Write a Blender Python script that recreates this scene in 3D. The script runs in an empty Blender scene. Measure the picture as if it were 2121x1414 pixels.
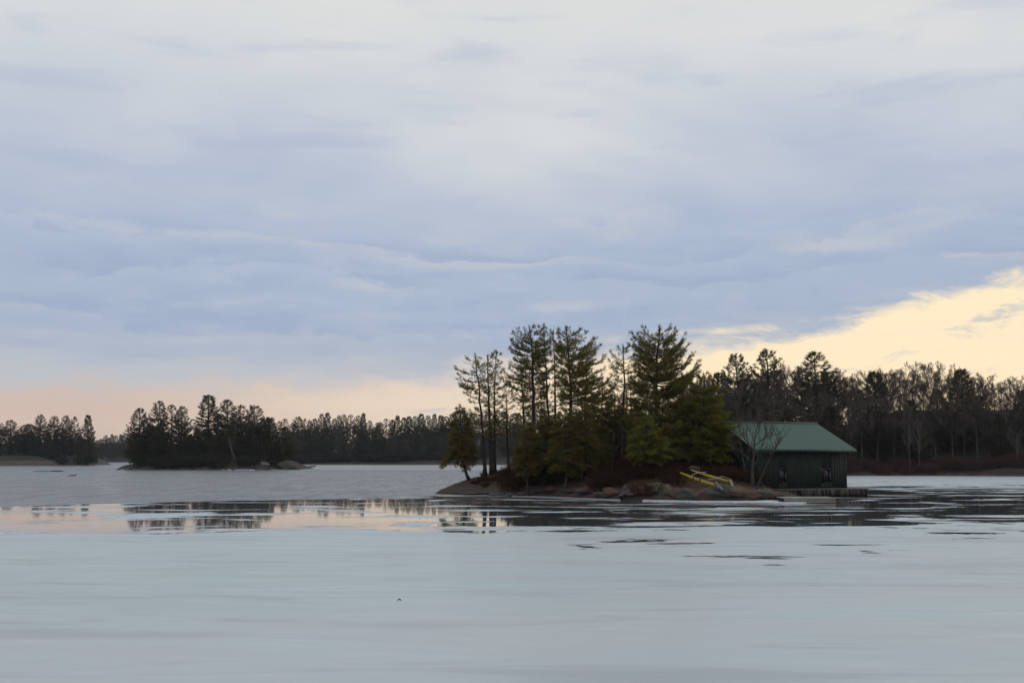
import bpy, math, random
import numpy as np

SC = bpy.context.scene
COL = SC.collection
R = math.radians
# ------------------------------------------------------------------ camera
F = 2357.0; CX, CY = 1060.5, 707.0; HCAM = 3.3
TILT = math.atan(241.0 / F)
cam_d = bpy.data.cameras.new('camera')
cam_d.sensor_width = 36.0
cam_d.lens = 36.0 * F / 2121.0
cam_d.clip_start = 0.1
cam_d.clip_end = 9000.0
cam = bpy.data.objects.new('camera', cam_d)
cam.location = (0, 0, HCAM)
cam.rotation_euler = (math.pi / 2 + TILT, 0, 0)
COL.objects.link(cam)
SC.camera = cam
SC.view_settings.view_transform = 'Standard'
SC.view_settings.look = 'None'
SC.view_settings.exposure = 0.0
SC.view_settings.gamma = 1.0
SC.render.engine = 'CYCLES'
SC.cycles.use_denoising = True
SC.cycles.use_adaptive_sampling = True
SC.cycles.adaptive_threshold = 0.02
SC.cycles.max_bounces = 6
SC.cycles.diffuse_bounces = 2
SC.cycles.glossy_bounces = 3
SC.cycles.transmission_bounces = 3
SC.cycles.volume_bounces = 0
SC.cycles.caustics_reflective = False
SC.cycles.caustics_refractive = False


def lin(c):
    return tuple((v / 255 / 12.92) if v / 255 <= 0.04045 else ((v / 255 + 0.055) / 1.055) ** 2.4 for v in c)


# node helper ------------------------------------------------------------
class NT:
    def __init__(s, tree):
        s.t = tree; s.n = tree.nodes; s.l = tree.links

    def new(s, k, **kw):
        nd = s.n.new(k)
        for a, b in kw.items():
            setattr(nd, a, b)
        return nd

    def put(s, sock, v):
        if isinstance(v, bpy.types.NodeSocket):
            s.l.new(v, sock)
        elif v is not None:
            if isinstance(v, tuple) and len(v) == 3 and sock.type == 'RGBA':
                v = v + (1.0,)
            sock.default_value = v

    def m(s, op, a, b=None, c=None, clamp=False):
        nd = s.new('ShaderNodeMath', operation=op, use_clamp=clamp)
        for i, v in enumerate((a, b, c)):
            if v is not None:
                s.put(nd.inputs[i], v)
        return nd.outputs[0]

    def ss(s, v, lo, hi):
        nd = s.new('ShaderNodeMapRange', interpolation_type='SMOOTHSTEP')
        s.put(nd.inputs['Value'], v); s.put(nd.inputs['From Min'], lo); s.put(nd.inputs['From Max'], hi)
        return nd.outputs['Result']

    def mix(s, f, a, b, blend='MIX'):
        nd = s.new('ShaderNodeMix', data_type='RGBA', blend_type=blend)
        nd.clamp_factor = True
        s.put(nd.inputs['Factor'], f); s.put(nd.inputs['A'], None)
        s.put(nd.inputs[6], a); s.put(nd.inputs[7], b)
        return nd.outputs[2]

    def vec(s, x, y, z=0.0):
        nd = s.new('ShaderNodeCombineXYZ')
        s.put(nd.inputs[0], x); s.put(nd.inputs[1], y); s.put(nd.inputs[2], z)
        return nd.outputs[0]

    def sep(s, v):
        nd = s.new('ShaderNodeSeparateXYZ'); s.put(nd.inputs[0], v)
        return nd.outputs[0], nd.outputs[1], nd.outputs[2]

    def noise(s, v, scale=1.0, detail=5.0, rough=0.5, dist=0.0, color=False):
        nd = s.new('ShaderNodeTexNoise')
        s.put(nd.inputs['Vector'], v); s.put(nd.inputs['Scale'], scale); s.put(nd.inputs['Detail'], detail)
        s.put(nd.inputs['Roughness'], rough); s.put(nd.inputs['Distortion'], dist)
        return nd.outputs['Color'] if color else nd.outputs[0]

    def ramp(s, v, stops, interp='LINEAR'):
        nd = s.new('ShaderNodeValToRGB'); cr = nd.color_ramp; cr.interpolation = interp
        while len(cr.elements) < len(stops):
            cr.elements.new(0.5)
        for e, (p, c) in zip(cr.elements, stops):
            e.position = p; e.color = tuple(c) + (1.0,)
        s.put(nd.inputs[0], v)
        return nd.outputs[0]


# ------------------------------------------------------------------ sky
SUN_AZ, SUN_EL = 55.0, 5.0      # to the right of the view, low: evening behind a cloud deck
w = bpy.data.worlds.new('World'); SC.world = w; w.use_nodes = True
w.node_tree.nodes.clear()
T = NT(w.node_tree)
gen = T.new('ShaderNodeTexCoord').outputs['Generated']
dx, dy, dz = T.sep(gen)
az = T.m('MULTIPLY', T.m('ARCTAN2', dx, dy), 180 / math.pi)
el = T.m('MULTIPLY', T.m('ARCSINE', dz), 180 / math.pi)
el = T.m('ABSOLUTE', el)
zz = T.m('ADD', T.m('ABSOLUTE', dz), 0.07)
pl = T.vec(T.m('DIVIDE', dx, zz), T.m('DIVIDE', dy, zz), 0.0)
nb1 = T.noise(pl, 0.42, 4.0, 0.5, 0.6)
nb2 = T.noise(T.vec(T.m('MULTIPLY', az, 0.055), T.m('MULTIPLY', el, 0.42), 3.1), 1.0, 7.0, 0.55, 0.5)
nb3 = T.noise(T.vec(T.m('MULTIPLY', az, 0.13), T.m('MULTIPLY', el, 0.7), 9.4), 1.0, 6.0, 0.5, 0.3)
nb4 = T.noise(T.vec(T.m('MULTIPLY', az, 0.07), T.m('MULTIPLY', el, 0.12), 5.7), 1.0, 3.0, 0.5, 0.2)
elw = T.m('ADD', el, T.m('MULTIPLY', T.m('SUBTRACT', nb1, 0.5), 11.0))
elw = T.m('ADD', elw, T.m('MULTIPLY', T.m('SUBTRACT', nb4, 0.5), 10.0))
base = T.ramp(T.m('DIVIDE', elw, 45.0, clamp=True), [
    (0.05, lin((184, 189, 199))), (0.13, lin((171, 184, 204))), (0.23, lin((173, 187, 208))),
    (0.30, lin((184, 194, 212))), (0.38, lin((202, 208, 217))), (0.46, lin((216, 219, 221))),
    (0.56, lin((225, 226, 222))), (1.0, lin((219, 222, 226)))])
# stratocumulus banks in rows low down: soft tops, darker flat bellies, pale breaks right under them
wz = T.noise(T.vec(T.m('MULTIPLY', az, 0.06), T.m('MULTIPLY', el, 0.22), 1.7), 1.0, 2.0, 0.5)
wf = T.noise(T.vec(T.m('MULTIPLY', az, 0.30), T.m('MULTIPLY', el, 0.9), 8.3), 1.0, 8.0, 0.6, 0.4)
eb = T.m('ADD', el, T.m('ADD', T.m('MULTIPLY', T.m('SUBTRACT', wz, 0.5), 7.5), T.m('MULTIPLY', T.m('SUBTRACT', wf, 0.5), 2.8)))
fr = T.m('FRACT', T.m('DIVIDE', eb, 2.15))
bank = T.m('MULTIPLY', T.m('SUBTRACT', 1.0, T.ss(fr, 0.10, 0.85)), T.ss(fr, 0.0, 0.10))
brk = T.m('MULTIPLY', T.ss(fr, 0.55, 0.95), T.ss(nb2, 0.46, 0.60))
row = T.m('MULTIPLY', T.ss(el, 3.2, 5.0), T.m('SUBTRACT', 1.0, T.ss(el, 9.0, 14.0)))
base = T.mix(T.m('MULTIPLY', T.m('MULTIPLY', bank, row), T.m('MULTIPLY', T.ss(T.m('ADD', T.m('MULTIPLY', nb4, 0.5), T.m('MULTIPLY', nb3, 0.5)), 0.42, 0.58), 0.9)), base, lin((160, 175, 201)))
base = T.mix(T.m('MULTIPLY', T.m('MULTIPLY', brk, row), 0.5), base, lin((207, 206, 206)))
# broad mottling higher up
bel = T.m('MULTIPLY', T.ss(nb3, 0.50, 0.72), T.ss(el, 7.0, 10.0))
base = T.mix(T.m('MULTIPLY', bel, 0.40), base, lin((172, 183, 208)))
hi = T.m('MULTIPLY', T.ss(nb1, 0.48, 0.66), T.ss(el, 9.0, 18.0))
base = T.mix(T.m('MULTIPLY', hi, 0.75), base, lin((230, 230, 225)))
fine = T.noise(pl, 2.4, 8.0, 0.62, 0.4)
base = T.mix(T.m('MULTIPLY', T.ss(fine, 0.45, 0.75), 0.14), base, lin((226, 226, 226)))
base = T.mix(T.m('MULTIPLY', T.m('SUBTRACT', 1.0, T.ss(el, 3.4, 6.5)), 0.7), base, lin((199, 199, 201)))
# lit gap below the edge of the deck, higher toward the evening sun
da = T.m('SUBTRACT', az, SUN_AZ)
da = T.m('SUBTRACT', T.m('WRAP', T.m('ADD', da, 180.0), 360.0, 0.0), 180.0)
g = T.m('POWER', math.e, T.m('MULTIPLY', T.m('POWER', T.m('ABSOLUTE', T.m('DIVIDE', da, 45.0)), 2.0), -1.0))
edge = T.m('ADD', T.m('MULTIPLY', g, 8.2), 2.75)
ew = T.m('ADD', el, T.m('MULTIPLY', T.m('SUBTRACT', nb2, 0.5), 2.4))
ew = T.m('ADD', ew, T.m('MULTIPLY', T.m('SUBTRACT', wf, 0.5), 2.6))
soft = T.m('SUBTRACT', 1.0, T.m('MULTIPLY', g, 1.25))
soft = T.m('MAXIMUM', soft, 0.42)
gap = T.m('SUBTRACT', 1.0, T.ss(ew, T.m('SUBTRACT', edge, soft), T.m('ADD', edge, soft)))
# scraps of grey cloud left hanging in the gap
scr = T.m('MULTIPLY', T.ss(wf, 0.56, 0.68), T.ss(nb3, 0.48, 0.56))
gap = T.m('MULTIPLY', gap, T.m('SUBTRACT', 1.0, T.m('MULTIPLY', scr, 0.55)))
cl = T.m('DIVIDE', T.m('SUBTRACT', g, 0.06), 0.34, clamp=True)
warm = T.ramp(cl, [(0.0, lin((209, 187, 174))), (0.35, lin((229, 211, 192))), (0.75, lin((252, 229, 194))), (1.0, lin((254, 234, 198)))])
warm = T.mix(T.m('MULTIPLY', T.m('SUBTRACT', 1.0, T.ss(el, 1.5, 5.0)), T.m('MULTIPLY', cl, 0.5)), warm, lin((250, 221, 186)))
warm = T.mix(T.m('MULTIPLY', T.ss(nb2, 0.5, 0.7), 0.2), warm, lin((245, 227, 204)))
nis = T.new('ShaderNodeTexSky', sky_type='NISHITA')
nis.sun_disc = False
nis.sun_elevation = R(SUN_EL); nis.sun_rotation = R(SUN_AZ)
nis.altitude = 100; nis.air_density = 1.0; nis.dust_density = 2.0
bg_n = T.new('ShaderNodeBackground'); T.l.new(nis.outputs[0], bg_n.inputs[0]); bg_n.inputs[1].default_value = 0.06
bg_w = T.new('ShaderNodeBackground'); T.l.new(warm, bg_w.inputs[0]); bg_w.inputs[1].default_value = 1.08
bg_c = T.new('ShaderNodeBackground'); T.l.new(base, bg_c.inputs[0]); bg_c.inputs[1].default_value = 1.0
mx1 = T.new('ShaderNodeMixShader'); mx1.inputs[0].default_value = 0.95
T.l.new(bg_n.outputs[0], mx1.inputs[1]); T.l.new(bg_w.outputs[0], mx1.inputs[2])
mx2 = T.new('ShaderNodeMixShader'); T.l.new(gap, mx2.inputs[0])
T.l.new(bg_c.outputs[0], mx2.inputs[1]); T.l.new(mx1.outputs[0], mx2.inputs[2])
T.l.new(mx2.outputs[0], T.new('ShaderNodeOutputWorld').inputs[0])

sun_d = bpy.data.lights.new('sun', 'SUN')
sun_d.energy = 0.55; sun_d.angle = R(14); sun_d.color = (1.0, 0.82, 0.6)
sun = bpy.data.objects.new('sun', sun_d)
a, e = R(SUN_AZ), R(SUN_EL + 5)
from mathutils import Vector
sv = Vector((math.sin(a) * math.cos(e), math.cos(a) * math.cos(e), math.sin(e)))
sun.rotation_euler = sv.to_track_quat('Z', 'Y').to_euler()
sun.location = (300, 200, 200)
COL.objects.link(sun)


# ------------------------------------------------------------------ pixel <-> place
def ray(px, py):
    u, v = (px - CX) / F, (CY - py) / F
    c, s = math.cos(TILT), math.sin(TILT)
    return np.array([u, c - v * s, s + v * c])


def P(px, py, Y):                 # point seen at a pixel at distance Y
    d = ray(px, py); p = d * (Y / d[1]); p[2] += HCAM
    return p


def G(px, py, z=0.0):             # point of the level z seen at a pixel
    d = ray(px, py); k = (z - HCAM) / d[2]
    return np.array([d[0] * k, d[1] * k, z])


def X(px, Y):
    return P(px, 948, Y)[0]


def ztop(py, Y):
    return P(CX, py, Y)[2]


# ------------------------------------------------------------------ mesh helpers
def mesh(name, V, Fc, mat=None, smooth=False, uv=None):
    me = bpy.data.meshes.new(name)
    V = np.asarray(V, dtype=np.float32)
    if isinstance(Fc, np.ndarray) and Fc.ndim == 2:
        k = Fc.shape[1]
        me.vertices.add(len(V)); me.vertices.foreach_set('co', V.ravel())
        me.loops.add(Fc.size); me.loops.foreach_set('vertex_index', Fc.astype(np.int32).ravel())
        me.polygons.add(len(Fc))
        me.polygons.foreach_set('loop_start', np.arange(0, Fc.size, k, dtype=np.int32))
        me.update(calc_edges=True)
    else:
        me.from_pydata([tuple(map(float, v)) for v in V], [], Fc)
    if smooth:
        me.polygons.foreach_set('use_smooth', np.ones(len(me.polygons), dtype=bool))
    if mat:
        me.materials.append(mat)
    me.validate()
    return me


def obj(name, me, parent=None, loc=None, rz=0.0, sc=None):
    o = bpy.data.objects.new(name, me); COL.objects.link(o)
    if parent:
        o.parent = parent
    if loc is not None:
        o.location = tuple(float(v) for v in loc)
    if rz:
        o.rotation_euler = (0, 0, rz)
    if sc is not None:
        o.scale = sc if isinstance(sc, tuple) else (sc, sc, sc)
    return o


def tag(o, label, cat, group=None):
    o['label'] = label; o['category'] = cat
    if group:
        o['group'] = group
    return o


def thing(name, label, cat, loc=(0, 0, 0), rz=0.0, group=None):
    return tag(obj(name, None, None, loc, rz), label, cat, group)


def struct(name, me, loc=None):
    o = obj(name, me, None, loc); o['kind'] = 'structure'; return o


class MB:
    def __init__(s):
        s.v = []; s.f = []; s.n = 0

    def add(s, V, Fc):
        V = np.asarray(V, float); s.v.append(V); s.f.append(np.asarray(Fc, int) + s.n); s.n += len(V)

    def tube(s, pts, rad, k=5):
        pts = np.asarray(pts, float); n = len(pts)
        rad = np.asarray(rad, float)
        t = np.gradient(pts, axis=0); t /= np.linalg.norm(t, axis=1)[:, None] + 1e-9
        ref = np.array([0.0, 0, 1]) if abs(t[0][2]) < 0.8 else np.array([1.0, 0, 0])
        a = np.cross(t, ref); a /= np.linalg.norm(a, axis=1)[:, None] + 1e-9
        b = np.cross(t, a)
        th = np.arange(k) * 2 * math.pi / k
        V = pts[:, None] + rad[:, None, None] * (np.cos(th)[None, :, None] * a[:, None] + np.sin(th)[None, :, None] * b[:, None])
        V = V.reshape(-1, 3)
        i = np.arange(n - 1)[:, None] * k; j = np.arange(k)[None]; j2 = (j + 1) % k
        q = np.stack([i + j, i + j2, i + k + j2, i + k + j], -1).reshape(-1, 4)
        tri = np.concatenate([q[:, [0, 1, 2]], q[:, [0, 2, 3]]])
        base = len(V)
        V = np.vstack([V, pts[-1:], pts[:1]])
        cap = np.array([[(n - 1) * k + jj, (n - 1) * k + (jj + 1) % k, base] for jj in range(k)] +
                       [[(jj + 1) % k, jj, base + 1] for jj in range(k)])
        s.add(V, np.vstack([tri, cap]))

    def box(s, c, sz, rot=0.0):
        c = np.asarray(c, float); h = np.asarray(sz, float) / 2
        V = np.array([[x, y, z] for z in (-1, 1) for y in (-1, 1) for x in (-1, 1)]) * h
        cr, sr = math.cos(rot), math.sin(rot)
        V = np.stack([V[:, 0] * cr - V[:, 1] * sr, V[:, 0] * sr + V[:, 1] * cr, V[:, 2]], 1) + c
        q = np.array([[0, 2, 3, 1], [4, 5, 7, 6], [0, 1, 5, 4], [2, 6, 7, 3], [0, 4, 6, 2], [1, 3, 7, 5]])
        s.add(V, np.concatenate([q[:, [0, 1, 2]], q[:, [0, 2, 3]]]))

    def build(s, name, mat, smooth=False):
        return mesh(name, np.vstack(s.v), np.vstack(s.f), mat, smooth)


def ribbons(rng, P0, D, L, W):
    """thin pointed blades: base P0, direction D, length L, width W -> verts, tris"""
    n = len(P0)
    D = D / (np.linalg.norm(D, axis=1)[:, None] + 1e-9)
    pr = np.cross(D, rng.normal(size=(n, 3))); pr /= np.linalg.norm(pr, axis=1)[:, None] + 1e-9
    h = pr * (np.asarray(W).reshape(-1, 1) * 0.5)
    V = np.stack([P0 - h, P0 + h, P0 + D * np.asarray(L).reshape(-1, 1)], 1).reshape(-1, 3)
    return V, np.arange(3 * n).reshape(-1, 3)


# ------------------------------------------------------------------ materials
def mat(name, fn):
    m = bpy.data.materials.new(name); m.use_nodes = True
    t = NT(m.node_tree); t.n.clear()
    out = t.new('ShaderNodeOutputMaterial')
    b = t.new('ShaderNodeBsdfPrincipled'); t.l.new(b.outputs[0], out.inputs[0])
    fn(t, b, out)
    return m


def bump(t, b, h, strength=0.3, dist=0.05):
    n = t.new('ShaderNodeBump'); t.put(n.inputs['Height'], h)
    n.inputs['Strength'].default_value = strength; n.inputs['Distance'].default_value = dist
    t.l.new(n.outputs[0], b.inputs['Normal'])


def pos(t):
    return t.new('ShaderNodeNewGeometry').outputs['Position']


def orand(t):
    return t.new('ShaderNodeObjectInfo').outputs['Random']


def needle_mat(name, c1, c2, c3):
    def fn(t, b, out):
        p = t.new('ShaderNodeTexCoord').outputs['Object']
        n = t.noise(p, 0.9, 3.0, 0.6)
        c = t.mix(t.ss(n, 0.35, 0.65), c1, c2)
        c = t.mix(t.m('MULTIPLY', orand(t), 0.6), c, c3)
        t.put(b.inputs['Base Color'], c); b.inputs['Roughness'].default_value = 0.7
        b.inputs['Specular IOR Level'].default_value = 0.2
        tr = t.new('ShaderNodeBsdfTranslucent'); t.put(tr.inputs[0], c)
        ms = t.new('ShaderNodeMixShader'); ms.inputs[0].default_value = 0.32
        t.l.new(b.outputs[0], ms.inputs[1]); t.l.new(tr.outputs[0], ms.inputs[2]); t.l.new(ms.outputs[0], out.inputs[0])
    return mat(name, fn)


def simple(name, c1, c2, scale=3.0, rough=0.8, bs=0.3, bd=0.03, spec=0.3, stretch=(1, 1, 1), metal=0.0, space='Object', rnd=0.0):
    def fn(t, b, out):
        p = t.new('ShaderNodeTexCoord').outputs['Object'] if space == 'Object' else pos(t)
        vm = t.new('ShaderNodeVectorMath', operation='MULTIPLY'); t.put(vm.inputs[0], p); vm.inputs[1].default_value = stretch
        n = t.noise(vm.outputs[0], scale, 6.0, 0.6)
        c = t.mix(t.ss(n, 0.3, 0.7), c1, c2)
        if rnd:
            c = t.mix(t.m('MULTIPLY', orand(t), rnd), c, tuple(0.45 * v for v in c1))
        t.put(b.inputs['Base Color'], c)
        b.inputs['Roughness'].default_value = rough; b.inputs['Specular IOR Level'].default_value = spec
        b.inputs['Metallic'].default_value = metal
        if bs:
            bump(t, b, n, bs, bd)
    return mat(name, fn)


M = {}
M['pine'] = needle_mat('pine_needles', (0.135, 0.130, 0.028), (0.215, 0.190, 0.042), (0.120, 0.108, 0.030))
M['pine_far'] = needle_mat('pine_needles_far', (0.052, 0.055, 0.022), (0.080, 0.078, 0.030), (0.050, 0.047, 0.025))
M['cedar'] = needle_mat('cedar_sprays', (0.105, 0.096, 0.022), (0.165, 0.130, 0.028), (0.130, 0.088, 0.025))
M['olive'] = needle_mat('olive_needles', (0.135, 0.136, 0.024), (0.21, 0.185, 0.034), (0.13, 0.13, 0.026))
M['bark'] = simple('bark', (0.060, 0.050, 0.044), (0.030, 0.026, 0.024), 2.0, 0.9, 0.5, 0.04, 0.1, (4, 4, 0.8))
M['bark_grey'] = simple('bark_grey', (0.10, 0.092, 0.085), (0.05, 0.045, 0.042), 2.0, 0.9, 0.4, 0.03, 0.1, (4, 4, 0.8), rnd=0.8)
M['birch'] = simple('birch_bark', (0.16, 0.152, 0.145), (0.075, 0.07, 0.068), 3.0, 0.7, 0.2, 0.02, 0.2, (1, 1, 3))
M['twig'] = simple('bare_twigs', (0.135, 0.100, 0.084), (0.085, 0.066, 0.060), 0.5, 0.9, 0, 0, 0.1, rnd=0.6)
M['shrub'] = simple('shrub_stems', (0.060, 0.030, 0.016), (0.032, 0.020, 0.012), 0.8, 0.9, 0, 0, 0.1, rnd=0.6)
M['shrub_red'] = simple('red_shrub_stems', (0.085, 0.042, 0.034), (0.050, 0.032, 0.028), 0.5, 0.9, 0, 0, 0.1, rnd=0.6)
M['shrub_dark'] = simple('dark_shrub_stems', (0.036, 0.032, 0.022), (0.026, 0.022, 0.018), 0.5, 0.9, 0, 0, 0.1, rnd=0.6)
M['litter'] = simple('dry_leaves', (0.14, 0.062, 0.022), (0.075, 0.042, 0.018), 0.6, 0.9, 0, 0, 0.1)


def rockmat(name, c1, c2, c3):
    def fn(t, b, out):
        p = t.new('ShaderNodeTexCoord').outputs['Object']
        n = t.noise(p, 1.6, 7.0, 0.62)
        n2 = t.noise(p, 9.0, 6.0, 0.7)
        c = t.mix(t.ss(n, 0.38, 0.62), c1, c2)
        c = t.mix(t.m('MULTIPLY', t.ss(n2, 0.5, 0.72), 0.75), c, c3)
        c = t.mix(t.m('MULTIPLY', orand(t), 0.35), c, tuple(v * 0.45 for v in c1))
        t.put(b.inputs['Base Color'], c); b.inputs['Roughness'].default_value = 0.8
        b.inputs['Specular IOR Level'].default_value = 0.3
        bump(t, b, t.m('ADD', n, t.m('MULTIPLY', n2, 0.4)), 0.7, 0.12)
    return mat(name, fn)


M['rock_pink'] = rockmat('pink_granite', (0.135, 0.070, 0.050), (0.078, 0.052, 0.042), (0.035, 0.03, 0.027))
M['rock_grey'] = rockmat('grey_granite', (0.095, 0.084, 0.077), (0.052, 0.048, 0.044), (0.15, 0.138, 0.118))
M['rock_dark'] = rockmat('weathered_granite', (0.05, 0.048, 0.037), (0.034, 0.033, 0.026), (0.085, 0.082, 0.068))
M['rock_lichen'] = rockmat('lichen_granite', (0.11, 0.092, 0.072), (0.14, 0.125, 0.08), (0.05, 0.046, 0.032))


def ground_fn(rock1, rock2, duff1, duff2, zlo, zhi):
    def fn(t, b, out):
        p = pos(t); x, y, z = t.sep(p)
        n = t.noise(p, 0.7, 7.0, 0.6); n2 = t.noise(p, 4.0, 6.0, 0.65)
        rk = t.mix(t.ss(n, 0.4, 0.6), rock1, rock2)
        rk = t.mix(t.m('MULTIPLY', t.ss(n2, 0.5, 0.7), 0.6), rk, tuple(v * 0.35 for v in rock2))
        df = t.mix(t.ss(n2, 0.35, 0.65), duff1, duff2)
        zq = t.m('ADD', z, t.m('MULTIPLY', t.m('SUBTRACT', n, 0.5), 1.6))
        f = t.ss(zq, zlo, zhi)
        # water-washed foot of the rock is darker and smoother
        wet = t.m('SUBTRACT', 1.0, t.ss(z, 0.08, 0.2))
        c = t.mix(f, rk, df)
        c = t.mix(t.m('MULTIPLY', wet, 0.6), c, (0.03, 0.027, 0.025))
        t.put(b.inputs['Base Color'], c); b.inputs['Roughness'].default_value = 0.85
        b.inputs['Specular IOR Level'].default_value = 0.25
        bump(t, b, t.m('ADD', n, t.m('MULTIPLY', n2, 0.5)), 0.8, 0.2)
    return fn


M['island'] = mat('island_ground', ground_fn((0.062, 0.057, 0.052), (0.078, 0.052, 0.043), (0.070, 0.040, 0.020), (0.038, 0.026, 0.015), 0.7, 1.3))
M['shore'] = mat('shore_ground', ground_fn((0.07, 0.062, 0.058), (0.085, 0.055, 0.045), (0.030, 0.023, 0.017), (0.020, 0.018, 0.015), 0.15, 0.5))
M['slab'] = mat('slab_ground', ground_fn((0.075, 0.073, 0.062), (0.09, 0.07, 0.06), (0.03, 0.028, 0.018), (0.022, 0.02, 0.015), 1.8, 2.6))


# ------------------------------------------------------------------ lake
def water_fn(t, b, out):
    p = pos(t); x, y, z = t.sep(p)
    n = t.noise(t.vec(t.m('MULTIPLY', x, 0.55), t.m('MULTIPLY', y, 1.1), 0.0), 1.0, 4.0, 0.6, 0.4)
    n2 = t.noise(t.vec(t.m('MULTIPLY', x, 0.05), t.m('MULTIPLY', y, 0.10), 2.0), 1.0, 3.0, 0.5)
    n5 = t.noise(t.vec(t.m('MULTIPLY', x, 0.55), t.m('MULTIPLY', y, 0.085), 5.0), 1.0, 5.0, 0.7, 0.3)
    b.inputs['Base Color'].default_value = (0.13, 0.14, 0.15, 1)
    b.inputs['IOR'].default_value = 1.33
    t.put(b.inputs['Roughness'], t.m('ADD', 0.21, t.m('ADD', t.m('MULTIPLY', n2, 0.12), t.m('MULTIPLY', t.ss(n5, 0.42, 0.62), 0.16))))
    bump(t, b, n, 1.0, 0.32)


def ice_fn(t, b, out):
    p = pos(t); x, y, z = t.sep(p)
    n1 = t.noise(t.vec(t.m('MULTIPLY', x, 0.13), t.m('MULTIPLY', y, 0.30), 0.0), 1.0, 7.0, 0.62, 0.5)
    n2 = t.noise(t.vec(t.m('MULTIPLY', x, 0.035), t.m('MULTIPLY', y, 0.075), 4.0), 1.0, 4.0, 0.5, 0.3)
    n3 = t.noise(t.vec(t.m('MULTIPLY', x, 0.30), t.m('MULTIPLY', y, 1.0), 7.0), 1.0, 6.0, 0.6, 0.8)
    n4 = t.noise(t.vec(t.m('MULTIPLY', x, 2.0), t.m('MULTIPLY', y, 4.0), 1.0), 1.0, 4.0, 0.6)
    # melt-water band lying off the islet: between about 48 and 95 m out, and all down the right bay
    yw = t.m('ADD', y, t.m('ADD', t.m('MULTIPLY', t.m('SUBTRACT', n2, 0.5), 90.0), t.m('MULTIPLY', t.m('SUBTRACT', n1, 0.5), 34.0)))
    zone = t.m('MULTIPLY', t.ss(yw, 40.0, 62.0), t.m('SUBTRACT', 1.0, t.ss(y, 105.0, 200.0)))
    q = t.m('ADD', t.m('MULTIPLY', zone, 0.36), t.m('MULTIPLY', t.m('SUBTRACT', n2, 0.5), 0.25))
    q = t.m('ADD', q, t.m('SUBTRACT', n1, 0.5))
    wet = t.ss(q, 0.262, 0.33)
    n6 = t.noise(t.vec(t.m('MULTIPLY', x, 0.10), t.m('MULTIPLY', y, 0.42), 11.0), 1.0, 5.0, 0.55, 0.6)
    # dry ice
    dry = t.mix(t.ss(n2, 0.35, 0.65), (0.435, 0.515, 0.545), (0.495, 0.53, 0.56))
    dry = t.mix(t.m('MULTIPLY', t.ss(n2, 0.56, 0.70), 0.6), dry, (0.40, 0.55, 0.58))
    dry = t.mix(t.m('MULTIPLY', t.ss(n3, 0.55, 0.75), 0.4), dry, (0.33, 0.335, 0.365))
    dry = t.mix(t.m('MULTIPLY', t.ss(n3, 0.45, 0.25), 0.35), dry, (0.58, 0.61, 0.64))
    dry = t.mix(t.m('MULTIPLY', t.ss(n6, 0.52, 0.66), 0.55), dry, (0.34, 0.36, 0.40))
    dry = t.mix(t.m('MULTIPLY', t.ss(n6, 0.45, 0.32), 0.55), dry, (0.44, 0.56, 0.585))
    dry = t.mix(t.m('MULTIPLY', t.m('MULTIPLY', t.ss(n1, 0.55, 0.7), t.ss(n6, 0.4, 0.6)), 0.35), dry, (0.46, 0.42, 0.42))
    c = t.mix(wet, dry, (0.075, 0.085, 0.09))
    t.put(b.inputs['Base Color'], c)
    b.inputs['IOR'].default_value = 1.33
    rd = t.m('ADD', 0.40, t.m('MULTIPLY', t.m('SUBTRACT', n3, 0.5), 0.45))
    sp = t.new('ShaderNodeMix', data_type='FLOAT'); t.put(sp.inputs[0], wet); t.put(sp.inputs[2], 0.32); t.put(sp.inputs[3], 0.5)
    t.put(b.inputs['Specular IOR Level'], sp.outputs[0])
    rr = t.new('ShaderNodeMix', data_type='FLOAT')
    t.put(rr.inputs[0], wet); t.put(rr.inputs[2], rd); t.put(rr.inputs[3], 0.035)
    t.put(b.inputs['Roughness'], rr.outputs[0])
    hgt = t.m('ADD', t.m('MULTIPLY', n4, t.m('SUBTRACT', 1.02, wet)), 0.0)
    bump(t, b, hgt, 0.35, 0.012)


M['water'] = mat('lake_water', water_fn)
M['ice'] = mat('lake_ice', ice_fn)
M['grey_ice'] = simple('grey_far_ice', (0.30, 0.315, 0.33), (0.24, 0.25, 0.265), 0.05, 0.5, 0, 0, 0.3, space='P')
M['snow'] = simple('shore_ice', (0.62, 0.65, 0.68), (0.42, 0.46, 0.50), 1.5, 0.55, 0.4, 0.05, 0.4)

S = 2400.0
struct('lake_water', mesh('lake_water', [(-S, -100, -0.05), (S, -100, -0.05), (S, S, -0.05), (-S, S, -0.05)], [(0, 1, 2, 3)], M['water']))

nrng = np.random.default_rng(11)


def wiggle(pts, step, amp, rng, closed=False):
    out = []
    pts = [np.asarray(p, float)[:2] for p in pts]
    n = len(pts)
    for i in range(n if closed else n - 1):
        a, b = pts[i], pts[(i + 1) % n]
        L = np.linalg.norm(b - a); k = max(1, int(L / step))
        for j in range(k):
            q = a + (b - a) * j / k
            if not (i == 0 and j == 0 and not closed):
                q = q + rng.normal(size=2) * amp
            out.append(q)
    if not closed:
        out.append(pts[-1])
    return out


def slab(name, pts, z0, z1, mt):
    n = len(pts)
    V = [(p[0], p[1], z1) for p in pts] + [(p[0], p[1], z0) for p in pts]
    Fc = [tuple(range(n))] + [(i, n + i, n + (i + 1) % n, (i + 1) % n) for i in range(n)]
    A = sum(pts[i][0] * pts[(i + 1) % n][1] - pts[(i + 1) % n][0] * pts[i][1] for i in range(n))
    if A < 0:
        Fc = [tuple(reversed(f)) for f in Fc]
    return mesh(name, V, Fc, mt)


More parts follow.
